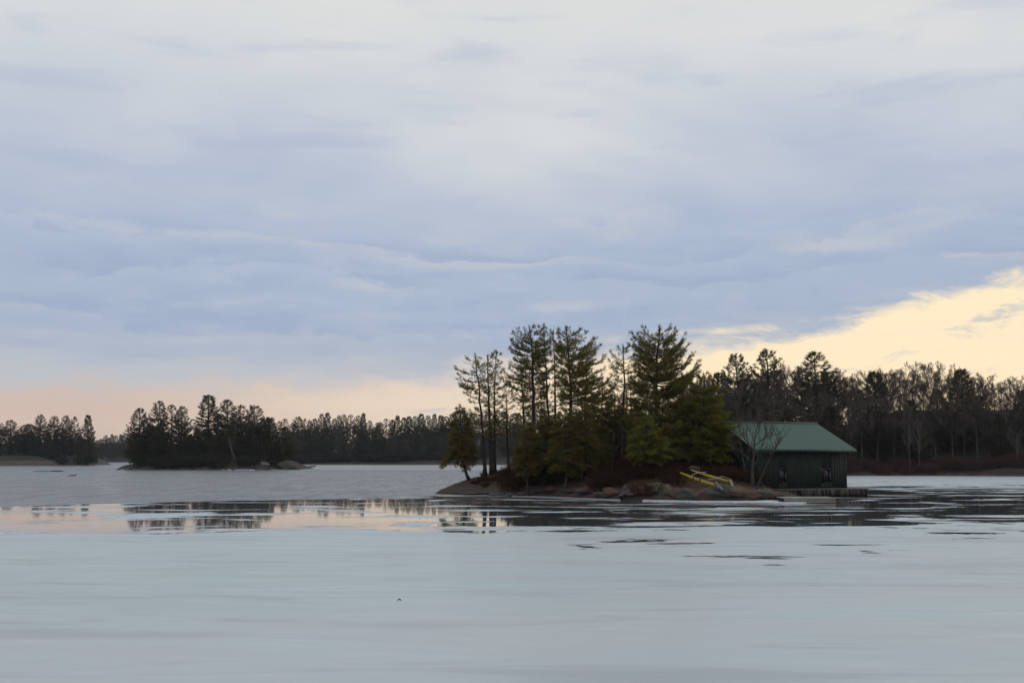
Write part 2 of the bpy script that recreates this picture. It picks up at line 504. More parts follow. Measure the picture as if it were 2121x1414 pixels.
# main ice: from the near shore to the ragged edge against the open water on the left
edgepx = [(-900, 1066), (-300, 1058), (0, 1049), (170, 1044), (400, 1038), (640, 1034), (800, 1030), (905, 1026), (960, 1023)]
edge_pts = wiggle([G(*p) for p in edgepx], 1.6, 0.45, nrng)
main_ice = [np.array([-140., -60.])] + edge_pts + [np.array([0., 104.]), np.array([10., 103.5]), np.array([30., 106.]), np.array([34., 130.]),
            np.array([34., 190.]), np.array([60., 226.]), np.array([260., 226.]), np.array([260., -60.])]
struct('lake_ice', slab('lake_ice', main_ice, -0.04, 0.0, M['ice']))
# rotten ice lying in the far channel behind the islets
far_a = wiggle([G(560, 973.4), G(760, 973.6), G(1000, 973.8), G(1250, 974.2), G(1500, 975)], 4, 0.6, nrng)
far_ice = far_a + [np.array([150., 560.]), np.array([-60., 640.]), np.array([-150., 640.])]
struct('lake_ice', slab('far_lake_ice', far_ice, -0.04, 0.02, M['grey_ice']))


# ------------------------------------------------------------------ terrain
def inside_dist(poly, Q):
    """signed distance (positive inside) of points Q to polygon"""
    poly = np.asarray(poly, float)
    A = poly; B = np.roll(poly, -1, 0)
    d2 = np.full(len(Q), 1e18); ins = np.zeros(len(Q), bool)
    for a, b in zip(A, B):
        ab = b - a; t = np.clip(((Q - a) @ ab) / (ab @ ab + 1e-12), 0, 1)
        c = a + t[:, None] * ab; d2 = np.minimum(d2, ((Q - c) ** 2).sum(1))
        cond = (a[1] > Q[:, 1]) != (b[1] > Q[:, 1])
        xs = (b[0] - a[0]) * (Q[:, 1] - a[1]) / (b[1] - a[1] + 1e-12) + a[0]
        ins ^= cond & (Q[:, 0] < xs)
    return np.sqrt(d2) * np.where(ins, 1, -1)


def vnoise(Q, scale, seed, octs=4):
    r = np.random.default_rng(seed); tab = r.random((256, 256))
    out = np.zeros(len(Q)); amp = 1.0; tot = 0
    q = Q * scale
    for o in range(octs):
        i = np.floor(q).astype(int); f = q - i; f = f * f * (3 - 2 * f)
        g = lambda a, b: tab[(i[:, 0] + a) % 256, (i[:, 1] + b) % 256]
        v = (g(0, 0) * (1 - f[:, 0]) + g(1, 0) * f[:, 0]) * (1 - f[:, 1]) + (g(0, 1) * (1 - f[:, 0]) + g(1, 1) * f[:, 0]) * f[:, 1]
        out += amp * v; tot += amp; amp *= 0.5; q = q * 2.03 + 17.1
    return out / tot - 0.5


class Terrain:
    def __init__(s, poly, hfun, seed, rough, nscale):
        s.poly = np.asarray([p[:2] for p in poly], float); s.h = hfun; s.seed = seed; s.rough = rough; s.ns = nscale

    def z(s, Q):
        Q = np.atleast_2d(np.asarray(Q, float))[:, :2]
        d = inside_dist(s.poly, Q)
        h = s.h(d, Q)
        n = vnoise(Q, s.ns, s.seed)
        return np.where(d > -0.2, h + n * s.rough * np.clip((d + 0.2) / 1.5, 0, 1), np.maximum(-0.9, d * 0.9 + h * 0))

    def at(s, x, y):
        return float(s.z([[x, y]])[0])

    def build(s, name, step, mt):
        lo = s.poly.min(0) - 2; hi = s.poly.max(0) + 2
        nx = int((hi[0] - lo[0]) / step) + 2; ny = int((hi[1] - lo[1]) / step) + 2
        gx, gy = np.meshgrid(lo[0] + np.arange(nx) * step, lo[1] + np.arange(ny) * step)
        Q = np.stack([gx.ravel(), gy.ravel()], 1)
        z = s.z(Q)
        V = np.column_stack([Q, z])
        i = (np.arange(ny - 1)[:, None] * nx + np.arange(nx - 1)[None]).ravel()
        q = np.stack([i, i + 1, i + nx + 1, i + nx], 1)
        keep = z[q].max(1) > -0.6
        q = q[keep]
        used = np.unique(q); remap = np.full(len(V), -1); remap[used] = np.arange(len(used))
        return struct(name, mesh(name, V[used], remap[q], mt, True))


sm = lambda d, a, b: (lambda t: t * t * (3 - 2 * t))(np.clip((d - a) / (b - a), 0, 1))

# the near islet (front shoreline read from the picture at water level)
front = [G(903, 1021), G(960, 1023), G(1040, 1025), G(1130, 1027.5), G(1200, 1031), G(1280, 1034), G(1360, 1036.5), G(1480, 1038), G(1560, 1038), G(1612, 1035)]
back = [np.array([24.2, 96.5]), np.array([25.5, 104.]), np.array([24., 112.]), np.array([15., 117.]), np.array([5., 119.]), np.array([-2., 117.]), np.array([-5.6, 112.])]
isl_poly = front + back


def isl_h(d, Q):
    x = Q[:, 0]
    steep = 0.62
    h = 0.05 + np.minimum(d * steep, 1.0 + d * 0.28)
    cap = np.interp(x, [-8, -3.5, -1, 3, 8, 12, 16, 19, 22, 26], [0.6, 1.8, 2.4, 2.6, 2.8, 2.8, 2.5, 1.7, 0.75, 0.6])
    h = cap * (1 - np.exp(-np.maximum(h, 0) * 1.5 / cap))
    return np.where(d > 0, h, d * 0.6)


ISL = Terrain(isl_poly, isl_h, 3, 0.30, 0.55)
ISL.build('island_ground', 0.35, M['island'])

# wooded islet in the middle distance, d about 325 m
P2 = [G(243, 971), G(300, 972.2), G(380, 972.6), G(480, 972.8), G(560, 972.6), G(622, 971.8)]
P2 = P2 + [np.array([P2[-1][0] + 0.5, 352.]), np.array([-70., 362.]), np.array([-95., 360.]), np.array([P2[0][0] + 2, 350.])]
IS2 = Terrain(P2, lambda d, Q: np.where(d > 0, 0.1 + 3.0 * (1 - np.exp(-d * 0.17)), d * 0.5), 5, 0.9, 0.16)
IS2.build('island_ground', 1.0, M['shore'])
# rocky wooded point on the left, d about 500 m
P3 = [G(-420, 963), G(0, 963.6), G(100, 963.4), G(193, 962.6)]
P3 = P3 + [np.array([P3[-1][0] + 1, 560.]), np.array([-260., 620.]), np.array([-420., 600.])]
IS3 = Terrain(P3, lambda d, Q: np.where(d > 0, 0.1 + 4.2 * (1 - np.exp(-d * 0.20)) + d * 0.02, d * 0.5), 6, 1.4, 0.10)
IS3.build('point_ground', 2.0, M['slab'])
# far shore behind the islets
P4 = [G(430, 962.4), G(600, 962.2), G(760, 962.4), G(900, 962.6), G(1050, 962.8), G(1250, 963), G(1420, 964)]
P4 = P4 + [np.array([230., 700.]), np.array([-190., 800.])]
SH4 = Terrain(P4, lambda d, Q: np.where(d > 0, 0.2 + np.minimum(d * 0.16, 26.0) * sm(d, -20, 60), d * 0.5), 7, 1.2, 0.05)
SH4.build('far_shore', 3.5, M['shore'])
# the farthest shore closing the channel
P5 = [np.array([-900., 900.]), G(120, 957.0), G(230, 956.8), G(330, 957.0), np.array([-60., 1000.]), np.array([400., 1050.]), np.array([400., 1300.]), np.array([-900., 1300.])]
SH5 = Terrain(P5, lambda d, Q: np.where(d > 0, 0.3 + np.minimum(d * 0.10, 16.0), d * 0.5), 8, 1.5, 0.03)
SH5.build('farthest_shore', 9.0, M['shore'])
# the right-hand shore with the bare wood
P6 = [np.array([34., 262.]), G(1420, 983.5), G(1560, 984), G(1760, 985), G(1900, 985), G(2121, 986.5), G(2500, 989), G(3000, 993), np.array([330., 330.]), np.array([60., 420.])]
SH6 = Terrain(P6, lambda d, Q: np.where(d > 0, 0.15 + 1.1 * (1 - np.exp(-d * 0.5)) + np.minimum(np.maximum(d - 8, 0) * 0.27, 13.0), d * 0.5), 9, 0.8, 0.12)
SH6.build('right_shore', 2.0, M['shore'])


# ------------------------------------------------------------------ trees
def conifer(seed, trunk, r0, env, nb, rise=(0.1, 0.6), twigs=3.2, tuft=0.26, tw=0.034, blades=9, spread=0.8, per=0.22,
            dead=0, up=0.35, whorl=0.8, jit=(0.7, 1.05), wood=1.0, zlo=None):
    """trunk: local polyline; env: rows (z, reach_left, reach_right) from the trunk axis, z = height of the branch TIP.
    returns (wood MB, needle verts, needle tris)"""
    rng = np.random.default_rng(seed)
    trunk = np.asarray(trunk, float)
    n = len(trunk)
    H = trunk[-1, 2]
    # refine trunk
    zs = np.linspace(trunk[0, 2], H, 14)
    tx = np.interp(zs, trunk[:, 2], trunk[:, 0]); ty = np.interp(zs, trunk[:, 2], trunk[:, 1])
    wob = r0 * 0.14
    tp = np.column_stack([tx + rng.normal(size=14) * wob * (zs > 0.5), ty + rng.normal(size=14) * wob * (zs > 0.5), zs])
    tr = r0 * (1 - 0.86 * np.clip(zs / H, 0, 1) ** 0.9); tr[0] *= 1.45
    wd = MB(); wd.tube(tp, tr, 7)
    env = sorted(env); ez = np.array([e[0] for e in env]); eL = np.array([e[1] for e in env]); eR = np.array([e[2] for e in env])
    lo, hi = ez[0], ez[-1]
    ax = lambda z: np.array([np.interp(z, tp[:, 2], tp[:, 0]), np.interp(z, tp[:, 2], tp[:, 1]), z])
    TP, TD = [], []
    wv, wdv, wl, ww = [], [], [], []
    ga = rng.random() * 6.28
    for i in range(nb):
        u = (i + rng.random()) / nb
        zt = lo + (hi - lo) * u
        ph = 0.5 + 0.35 * math.sin(ga * 1.0 + seed) + 0.25 * math.sin(2 * ga + 2 * seed)
        zt = zt + whorl * (math.floor(zt / whorl + ph) + 0.5 - ph - zt / whorl) * rng.uniform(0.3, 0.75)
        ga += 2.399963 + rng.normal() * 0.35
        c, s = math.cos(ga), math.sin(ga)
        rl, rr = np.interp(zt, ez, eL), np.interp(zt, ez, eR)
        side = rr if c > 0 else rl
        mean = 0.5 * (rl + rr)
        Rr = (side * abs(c) + mean * (1 - abs(c))) * rng.uniform(*jit) + 0.12
        rs = rise[0] + (rise[1] - rise[0]) * u + rng.normal() * 0.07
        zb = min(max(zt - Rr * rs, (0.12 * H if zlo is None else zlo)), H - 0.15)
        b0 = ax(zb)
        dz = zt - zb
        m = 6
        t = np.linspace(0, 1, m)
        bx = np.column_stack([b0[0] + c * Rr * t, b0[1] + s * Rr * t,
                              b0[2] + dz * (t ** 2.3) + (-0.05 * Rr) * np.sin(t * 3.14) * (1 if dz > 0 else -1)])
        bx[1:-1] += rng.normal(size=(m - 2, 3)) * 0.035 * Rr
        rb = max(0.012, min(r0 * 0.33, 0.016 * Rr + 0.008)) * wood
        wd.tube(bx, np.linspace(rb, rb * 0.25, m), 3)
        isdead = rng.random() < dead
        k = max(3, int(Rr * twigs))
        for j in range(k):
            st = 0.25 + 0.75 * (j + rng.random()) / k
            p = np.array([np.interp(st, t, bx[:, q]) for q in range(3)])
            sg = 1 if j % 2 else -1
            an = ga + sg * rng.uniform(0.35, 1.05) * (1.15 - 0.6 * st)
            ln = (0.42 * Rr * (1.12 - st) + 0.16) * rng.uniform(0.7, 1.25)
            slope = rs * 0.9 * st + rng.uniform(-0.05, up)
            d = np.array([math.cos(an), math.sin(an), slope]); d /= np.linalg.norm(d)
            wv.append(p); wdv.append(d); wl.append(ln); ww.append(0.018 * wood)
            if isdead:
                if rng.random() < 0.5:
                    wv.append(p + d * ln * 0.4); wdv.append(d + rng.normal(size=3) * 0.5); wl.append(ln * 0.6); ww.append(0.012 * wood)
                continue
            nt = max(1, int(ln / per))
            for q in range(nt):
                f = (q + 0.6 + 0.4 * rng.random()) / nt
                TP.append(p + d * ln * f * 0.95); TD.append(d + np.array([0, 0, up * 0.8]))
        if not isdead:
            TP.append(bx[-1]); TD.append(np.array([c, s, rs + 0.5]))
    # leader tufts
    for q in range(6):
        TP.append(ax(H - 0.25 * q * tuft / 0.26 * rng.random())); TD.append(np.array([rng.normal() * 0.3, rng.normal() * 0.3, 1.0]))
    wv, wdv = np.array(wv), np.array(wdv)
    V, T_ = ribbons(rng, wv, wdv, np.array(wl), np.array(ww) * 1.6)
    wd.add(V, T_)
    TP, TD = np.array(TP), np.array(TD)
    TD = TD / np.linalg.norm(TD, axis=1)[:, None]
    N = len(TP) * blades
    Pb = np.repeat(TP, blades, 0) + rng.normal(size=(N, 3)) * tuft * 0.16
    Db = np.repeat(TD, blades, 0) + rng.normal(size=(N, 3)) * spread * 0.62
    V, T_ = ribbons(rng, Pb, Db, tuft * rng.uniform(0.7, 1.25, N), tw * rng.uniform(0.7, 1.3, N))
    return wd, V, T_


def tree_obj(name, label, cat, loc, wd, V, T_, bark, leaf, group=None, rz=0):
    r = thing(name, label, cat, loc, rz, group)
    obj('trunk', wd.build('trunk', bark), r)
    obj('crown', mesh('crown', V, T_, leaf), r)
    return r


def near_tree(seed, name, label, Y, trunk, env, nb, r0, leaf='pine', bark='bark', terr=None, group=None, **kw):
    terr = terr or ISL
    bx = X(trunk[0][0], Y)
    if len(trunk[0]) > 1 and trunk[0][1] > 0:
        bx = P(trunk[0][0], trunk[0][1], Y)[0]
    gz = terr.at(bx, Y)
    base = np.array([bx, Y, gz - 0.08])
    tl = [np.zeros(3)]
    for (px, py) in trunk[1:]:
        p = P(px, py, Y) - base; tl.append(np.array([p[0], 0.0, p[2]]))
    tl = np.array(tl)
    ev = []
    for (py, xl, xr) in env:
        pl, pr = P(xl, py, Y) - base, P(xr, py, Y) - base
        cx = np.interp(pl[2], tl[:, 2], tl[:, 0])
        ev.append((pl[2], max(0.1, cx - pl[0]), max(0.1, pr[0] - cx)))
    kw['twigs'] = kw.get('twigs', 3.2) * (1.28 if leaf == 'pine' else 1.3); kw['tw'] = 0.042; kw['blades'] = kw.get('blades', 9) + 1
    kw['tuft'] = kw.get('tuft', 0.26) * 1.12; kw.setdefault('jit', (0.78, 1.16))
    wd, V, T_ = conifer(seed, tl, r0, ev, int(nb * (1.02 if leaf == 'pine' else 1.15)), **kw)
    return tree_obj(name, label, 'tree', base, wd, V, T_, M[bark], M[leaf], group)


# --- the stand on the near islet, one by one
near_tree(101, 'cedar_tree', 'small dark cedar leaning out over the water from the bare rock slab', 108.3,
          [(972, 990), (962, 968), (957, 940), (955, 890), (953, 842)],
          [(974, 922, 962), (962, 921, 984), (940, 926, 984), (910, 933, 976), (880, 938, 968), (858, 944, 963), (843, 950, 957)],
          120, 0.15, 'cedar', rise=(-0.5, 0.2), twigs=5.0, tuft=0.22, per=0.16, blades=9, up=0.1, zlo=0.7)
near_tree(102, 'pine_tree', 'slim pine with long bare limb reaching out furthest over the open water', 108.0,
          [(1004, 978), (1000, 900), (994, 830), (988, 770), (984, 733)],
          [(905, 985, 1016), (885, 975, 1018), (868, 965, 1014), (850, 968, 1020), (832, 975, 1005), (800, 955, 1000), (784, 924, 1000), (765, 942, 1003), (748, 962, 1004), (733, 978, 992)],
          64, 0.20, dead=0.12, rise=(0.05, 0.35), twigs=3.0)
near_tree(103, 'pine_tree', 'pine with straight trunk standing close beside its twin near the slab', 108.6,
          [(1019, 976), (1015, 880), (1012, 800), (1010, 738)],
          [(910, 1000, 1034), (885, 996, 1032), (862, 996, 1032), (840, 1000, 1030), (800, 992, 1032), (765, 985, 1035), (748, 995, 1030), (737, 1004, 1018)],
          62, 0.21, dead=0.15, twigs=3.0)
near_tree(104, 'pine_tree', 'pine with thin trunk hard against its stouter twin by the slab', 109.2,
          [(1025, 975), (1024, 880), (1024, 800), (1028, 727)],
          [(900, 1010, 1046), (866, 1006, 1044), (835, 1010, 1044), (800, 1010, 1046), (768, 1006, 1042), (745, 1014, 1036), (727, 1022, 1032)],
          54, 0.16, dead=0.12, twigs=3.0)
near_tree(105, 'pine_tree', 'spindly young pine with thin sparse crown between two pine clumps', 110.5,
          [(1053, 972), (1050, 880), (1048, 778)],
          [(905, 1036, 1072), (880, 1032, 1068), (850, 1028, 1064), (820, 1030, 1062), (795, 1036, 1056), (779, 1044, 1052)],
          44, 0.12, dead=0.15, twigs=2.8)
near_tree(106, 'pine_tree', 'mid-height pine with flat spreading plates left of the tallest pine', 110.0,
          [(1087, 970), (1085, 880), (1083, 820), (1080, 748)],
          [(888, 1068, 1104), (868, 1062, 1104), (845, 1070, 1100), (810, 1060, 1100), (785, 1044, 1104), (765, 1052, 1100), (748, 1072, 1088)],
          52, 0.19, twigs=3.6)
near_tree(107, 'pine_tree', 'tall thick-trunked pine with dense layered crown leaning left', 106.0,
          [(1103, 972), (1105, 860), (1103, 760), (1098, 677)],
          [(856, 1090, 1120), (812, 1080, 1128), (790, 1074, 1132), (765, 1066, 1138), (740, 1060, 1140), (716, 1058, 1140), (694, 1066, 1136), (682, 1074, 1124), (676, 1086, 1108)],
          100, 0.27, rise=(0.0, 0.5), twigs=4.2, blades=10)
near_tree(108, 'pine_tree', 'slender pine with trunk bowed right and narrow pointed top', 107.5,
          [(1138, 970), (1136, 860), (1130, 760), (1126, 674)],
          [(862, 1118, 1150), (830, 1112, 1152), (790, 1114, 1152), (750, 1108, 1154), (715, 1104, 1150), (690, 1112, 1142), (673, 1120, 1132)],
          50, 0.16, dead=0.2, twigs=3.2)
near_tree(109, 'pine_tree', 'straight sparse pine with thin broken whorls in mid stand', 109.0,
          [(1151, 970), (1150, 840), (1149, 760), (1146, 686)],
          [(860, 1130, 1172), (820, 1132, 1172), (780, 1134, 1170), (745, 1134, 1164), (710, 1136, 1158), (687, 1141, 1151)],
          40, 0.18, dead=0.3, twigs=2.8)
near_tree(110, 'pine_tree', 'tall pine with upswept plume of branches thrown out to the right', 104.0,
          [(1184, 975), (1182, 850), (1180, 760), (1172, 678)],
          [(838, 1160, 1214), (800, 1152, 1236), (770, 1152, 1240), (745, 1156, 1236), (722, 1158, 1240), (704, 1152, 1250), (690, 1156, 1215), (678, 1162, 1184)],
          108, 0.24, rise=(0.1, 0.6), twigs=4.0, blades=10)
near_tree(111, 'pine_tree', 'pine with many dead grey twigs below a broad right-hand crown', 105.0,
          [(1212, 975), (1211, 860), (1214, 790), (1216, 742)],
          [(868, 1170, 1260), (838, 1172, 1276), (806, 1176, 1272), (780, 1184, 1268), (760, 1192, 1250), (742, 1206, 1226)],
          64, 0.17, dead=0.5, twigs=3.8, rise=(0.1, 0.5))
near_tree(112, 'pine_tree', 'short-limbed pine with clumped tufts standing in the gap between tall pines', 104.0,
          [(1292, 985), (1291, 870), (1293, 790), (1291, 717)],
          [(880, 1262, 1326), (850, 1256, 1330), (820, 1264, 1318), (795, 1262, 1322), (768, 1268, 1318), (742, 1254, 1316), (728, 1262, 1312), (716, 1280, 1300)],
          60, 0.20, dead=0.1, twigs=3.2, tuft=0.30)
near_tree(113, 'pine_tree', 'big broad white pine with dome top and wide right-hand limbs', 100.0,
          [(1358, 985), (1357, 860), (1360, 770), (1366, 677)],
          [(952, 1308, 1450), (915, 1306, 1470), (880, 1300, 1466), (850, 1302, 1452), (820, 1310, 1440), (790, 1314, 1430), (765, 1318, 1440), (745, 1322, 1448), (720, 1318, 1420), (700, 1312, 1420), (688, 1318, 1412), (680, 1332, 1402), (675, 1350, 1384)],
          190, 0.30, rise=(-0.05, 0.65), twigs=4.2, blades=10)
near_tree(114, 'pine_tree', 'bushy olive-green pine beside the boathouse roof', 99.0,
          [(1462, 988), (1460, 900), (1458, 776)],
          [(958, 1404, 1524), (935, 1400, 1526), (905, 1404, 1524), (875, 1410, 1516), (845, 1418, 1502), (815, 1428, 1490), (790, 1440, 1474), (776, 1452, 1464)],
          170, 0.20, 'olive', rise=(-0.1, 0.35), twigs=4.6, blades=10, tuft=0.24)
near_tree(115, 'pine_tree', 'low dense pine filling the stand behind the shrubs', 105.0,
          [(1418, 988), (1417, 900), (1415, 806)],
          [(955, 1362, 1470), (915, 1366, 1468), (880, 1374, 1462), (850, 1384, 1450), (825, 1398, 1434), (806, 1410, 1420)],
          110, 0.18, rise=(-0.1, 0.3), twigs=4.2)
near_tree(116, 'pine_tree', 'young bright olive pine standing out in front of the stand', 93.5,
          [(1341, 990), (1341, 930), (1339, 864)],
          [(962, 1314, 1366), (946, 1298, 1390), (925, 1304, 1380), (905, 1310, 1370), (888, 1320, 1360), (864, 1336, 1342)],
          80, 0.11, 'olive', rise=(-0.15, 0.35), twigs=5.5, tuft=0.22, per=0.17)
near_tree(117, 'pine_tree', 'low dark pine between the gap tree and the broad pine', 106.5,
          [(1276, 985), (1275, 900), (1272, 826)],
          [(950, 1238, 1312), (915, 1238, 1312), (885, 1244, 1304), (855, 1252, 1294), (826, 1268, 1276)],
          90, 0.15, 'cedar', rise=(-0.2, 0.3), twigs=4.4)
near_tree(118, 'pine_tree', 'bushy half-height pine closing the gap below the short-limbed pine', 107.5,
          [(1310, 985), (1309, 900), (1306, 792)],
          [(955, 1268, 1350), (920, 1270, 1350), (885, 1276, 1342), (850, 1282, 1332), (820, 1292, 1320), (792, 1302, 1310)],
          95, 0.15, rise=(-0.1, 0.4), twigs=4.0)
near_tree(119, 'pine_tree', 'ragged half-height pine between the plumed pine and the short-limbed pine', 108.5,
          [(1246, 985), (1246, 900), (1248, 786)],
          [(955, 1206, 1288), (915, 1208, 1288), (880, 1214, 1284), (845, 1222, 1278), (812, 1232, 1264), (786, 1243, 1253)],
          85, 0.15, rise=(-0.05, 0.5), twigs=3.8, dead=0.2)
near_tree(120, 'pine_tree', 'half-height pine filling in behind the tall leaning-crowned pine', 111.0,
          [(1122, 985), (1121, 900), (1120, 812)],
          [(950, 1084, 1160), (915, 1086, 1160), (880, 1092, 1152), (845, 1102, 1140), (812, 1115, 1125)],
          80, 0.15, rise=(-0.05, 0.4), twigs=3.8, dead=0.1)
for i, (px, top, wl, wr, Y, lab) in enumerate([
        (1094, 886, 1068, 1118, 99.5, 'rounded dark cedar nearest the slab end of the cedar thicket'),
        (1132, 862, 1104, 1164, 102.0, 'full dark cedar behind the pale-trunked cedars'),
        (1172, 846, 1140, 1204, 97.5, 'cedar with straight pale stem among the front cedars'),
        (1206, 834, 1176, 1240, 98.5, 'tall front cedar with forked pale foot'),
        (1230, 828, 1202, 1262, 101.5, 'cedar on the shrubby side of the cedar thicket')]):
    near_tree(140 + i, 'cedar_tree', lab, Y,
              [(px, 998), (px - 4 + 3 * (i % 3), 960), (px - 2, 900), (px, top)],
              [(984, wl + 8, wr - 6), (968, wl, wr), (945, wl - 2, wr + 1), (910, wl + 6, wr - 4), (880, wl + 12, wr - 12), (top + 12, px - 14, px + 14), (top, px - 3, px + 3)],
              120, 0.13, 'cedar', 'bark_grey', rise=(-0.35, 0.25), twigs=5.0, tuft=0.22, per=0.17, up=0.1, zlo=0.9)


# --- bare broadleaf trees
def bare(seed, H, spreadR, r0, fork=0.35, lean=0.0, n1=11, n2=6, n3=6, n4=4, tw=0.02, up=0.75):
    rng = np.random.default_rng(seed)
    wd = MB()
    zs = np.linspace(0, H * 0.82, 9)
    tp = np.column_stack([lean * zs ** 1.3 / H + np.cumsum(rng.normal(size=9)) * 0.06 * H / 20, np.cumsum(rng.normal(size=9)) * 0.06 * H / 20, zs])
    wd.tube(tp, r0 * (1 - 0.88 * zs / zs[-1]), 6)
    P3_, D3_, L3_, W3_ = [], [], [], []

    def seg(p, d, L, r, lvl):
        d = d / np.linalg.norm(d)
        k = 4
        pts = [p]
        dd = d.copy()
        for _ in range(k):
            dd = dd + rng.normal(size=3) * 0.08 + np.array([0, 0, 0.07]); dd /= np.linalg.norm(dd)
            pts.append(pts[-1] + dd * L / k)
        pts = np.array(pts)
        if lvl < 2:
            wd.tube(pts, np.linspace(r, r * 0.35, k + 1), 4 if lvl == 0 else 3)
        else:
            for a_, b_ in zip(pts[:-1], pts[1:]):
                P3_.append(a_); D3_.append(b_ - a_); L3_.append(np.linalg.norm(b_ - a_) * 1.15); W3_.append(max(tw * 1.1, r))
        nch = (n2, n3, n4, 0)[lvl]
        for j in range(nch):
            s_ = 0.3 + 0.7 * (j + rng.random()) / nch
            q = np.array([np.interp(s_, np.linspace(0, 1, k + 1), pts[:, c]) for c in range(3)])
            az_ = rng.uniform(0, 6.283)
            side = np.cross(d, [math.cos(az_), math.sin(az_), 0.3]); side /= np.linalg.norm(side) + 1e-6
            nd = d * 0.85 + side * rng.uniform(0.4, 0.8) + np.array([0, 0, 0.4 * up])
            nl = L * rng.uniform(0.38, 0.62) * (1.15 - 0.4 * s_)
            if lvl < 2:
                seg(q, nd, nl, max(r * 0.45, tw * 0.6), lvl + 1)
            else:
                nd = nd / np.linalg.norm(nd)
                P3_.append(q); D3_.append(nd); L3_.append(nl * 1.2); W3_.append(tw)
    for i in range(n1):
        u = fork + (0.97 - fork) * (i + rng.random() * 0.7) / n1
        z = u * zs[-1]
        p = np.array([np.interp(z, zs, tp[:, 0]), np.interp(z, zs, tp[:, 1]), z])
        an = i * 2.4 + rng.random()
        el_ = R(rng.uniform(28, 62)) * (0.6 + 0.6 * u)
        d = np.array([math.cos(an) * math.cos(el_), math.sin(an) * math.cos(el_), math.sin(el_)])
        L = spreadR * rng.uniform(0.75, 1.15) * (1.25 - 0.55 * u)
        seg(p, d, L, r0 * 0.42 * (1.1 - 0.6 * u), 0)
    V, T_ = ribbons(rng, np.array(P3_), np.array(D3_), np.array(L3_), np.array(W3_))
    return wd, V, T_


wd, V, T_ = bare(201, 5.6, 2.3, 0.17, 0.34, 0.3, 9, 6, 5, 4, 0.022)
tree_obj('bare_tree', 'leafless crooked tree standing against the boathouse wall', 'tree',
         (P(1557, 990, 90.5)[0], 90.5, ISL.at(P(1557, 990, 90.5)[0], 90.5) - 0.1), wd, V, T_, M['bark_grey'], M['twig'])
wd, V, T_ = bare(203, 5.2, 1.9, 0.08, 0.45, 1.6, 7, 5, 5, 4, 0.02)
tree_obj('bare_tree', 'thin leafless sapling leaning right across the green roof', 'tree',
         (P(1566, 1000, 89.8)[0], 89.8, ISL.at(P(1566, 1000, 89.8)[0], 89.8) - 0.1), wd, V, T_, M['bark_grey'], M['twig'])
wd, V, T_ = bare(205, 4.6, 1.3, 0.10, 0.3, -0.5, 6, 4, 4, 3, 0.02)
tree_obj('bare_tree', 'leafless tree with pale stem close behind the crooked one', 'tree',
         (P(1545, 990, 92.5)[0], 92.5, ISL.at(P(1545, 990, 92.5)[0], 92.5) - 0.1), wd, V, T_, M['bark_grey'], M['twig'])
for i, (px, Y, h, lab) in enumerate([(1268, 97.0, 4.4, 'pale leafless stem behind the orange shrubs'), (1288, 99.0, 4.8, 'slimmer pale leafless stem beside the orange shrubs')]):
    wd, V, T_ = bare(210 + i, h, 1.0, 0.07, 0.5, 0.1, 5, 4, 4, 2, 0.018)
    xx = X(px, Y)
    tree_obj('bare_tree', lab, 'tree', (xx, Y, ISL.at(xx, Y) - 0.1), wd, V, T_, M['bark_grey'], M['twig'])


# --- shrubs
def shrub_mesh(seed, h, r, n, mt, tw=0.012):
    rng = np.random.default_rng(seed)
    Pb, Db, Lb, Wb = [], [], [], []
    for i in range(n):
        a_ = rng.uniform(0, 6.283); q = rng.random() ** 0.5
        p = np.array([math.cos(a_) * q * r * 0.55, math.sin(a_) * q * r * 0.55, 0.0])
        d = np.array([math.cos(a_) * q * 0.7, math.sin(a_) * q * 0.7, 1.0]) + rng.normal(size=3) * 0.18
        d /= np.linalg.norm(d)
        L = h * rng.uniform(0.55, 1.05) * (1.05 - 0.35 * q)
        Pb.append(p); Db.append(d); Lb.append(L); Wb.append(tw * 1.6)
        for k in range(9):
            s_ = rng.uniform(0.25, 0.95)
            nd = d + rng.normal(size=3) * 0.55 + np.array([0, 0, 0.15])
            Pb.append(p + d * L * s_); Db.append(nd); Lb.append(h * rng.uniform(0.15, 0.35)); Wb.append(tw)
            if rng.random() < 0.7:
                nd = nd / np.linalg.norm(nd)
                Pb.append(p + d * L * s_ + nd * 0.12 * h); Db.append(rng.normal(size=3) + np.array([0, 0, 0.4])); Lb.append(0.09); Wb.append(0.05)
    V, T_ = ribbons(rng, np.array(Pb), np.array(Db), np.array(Lb), np.array(Wb))
    return mesh('shrub', V, T_, mt)


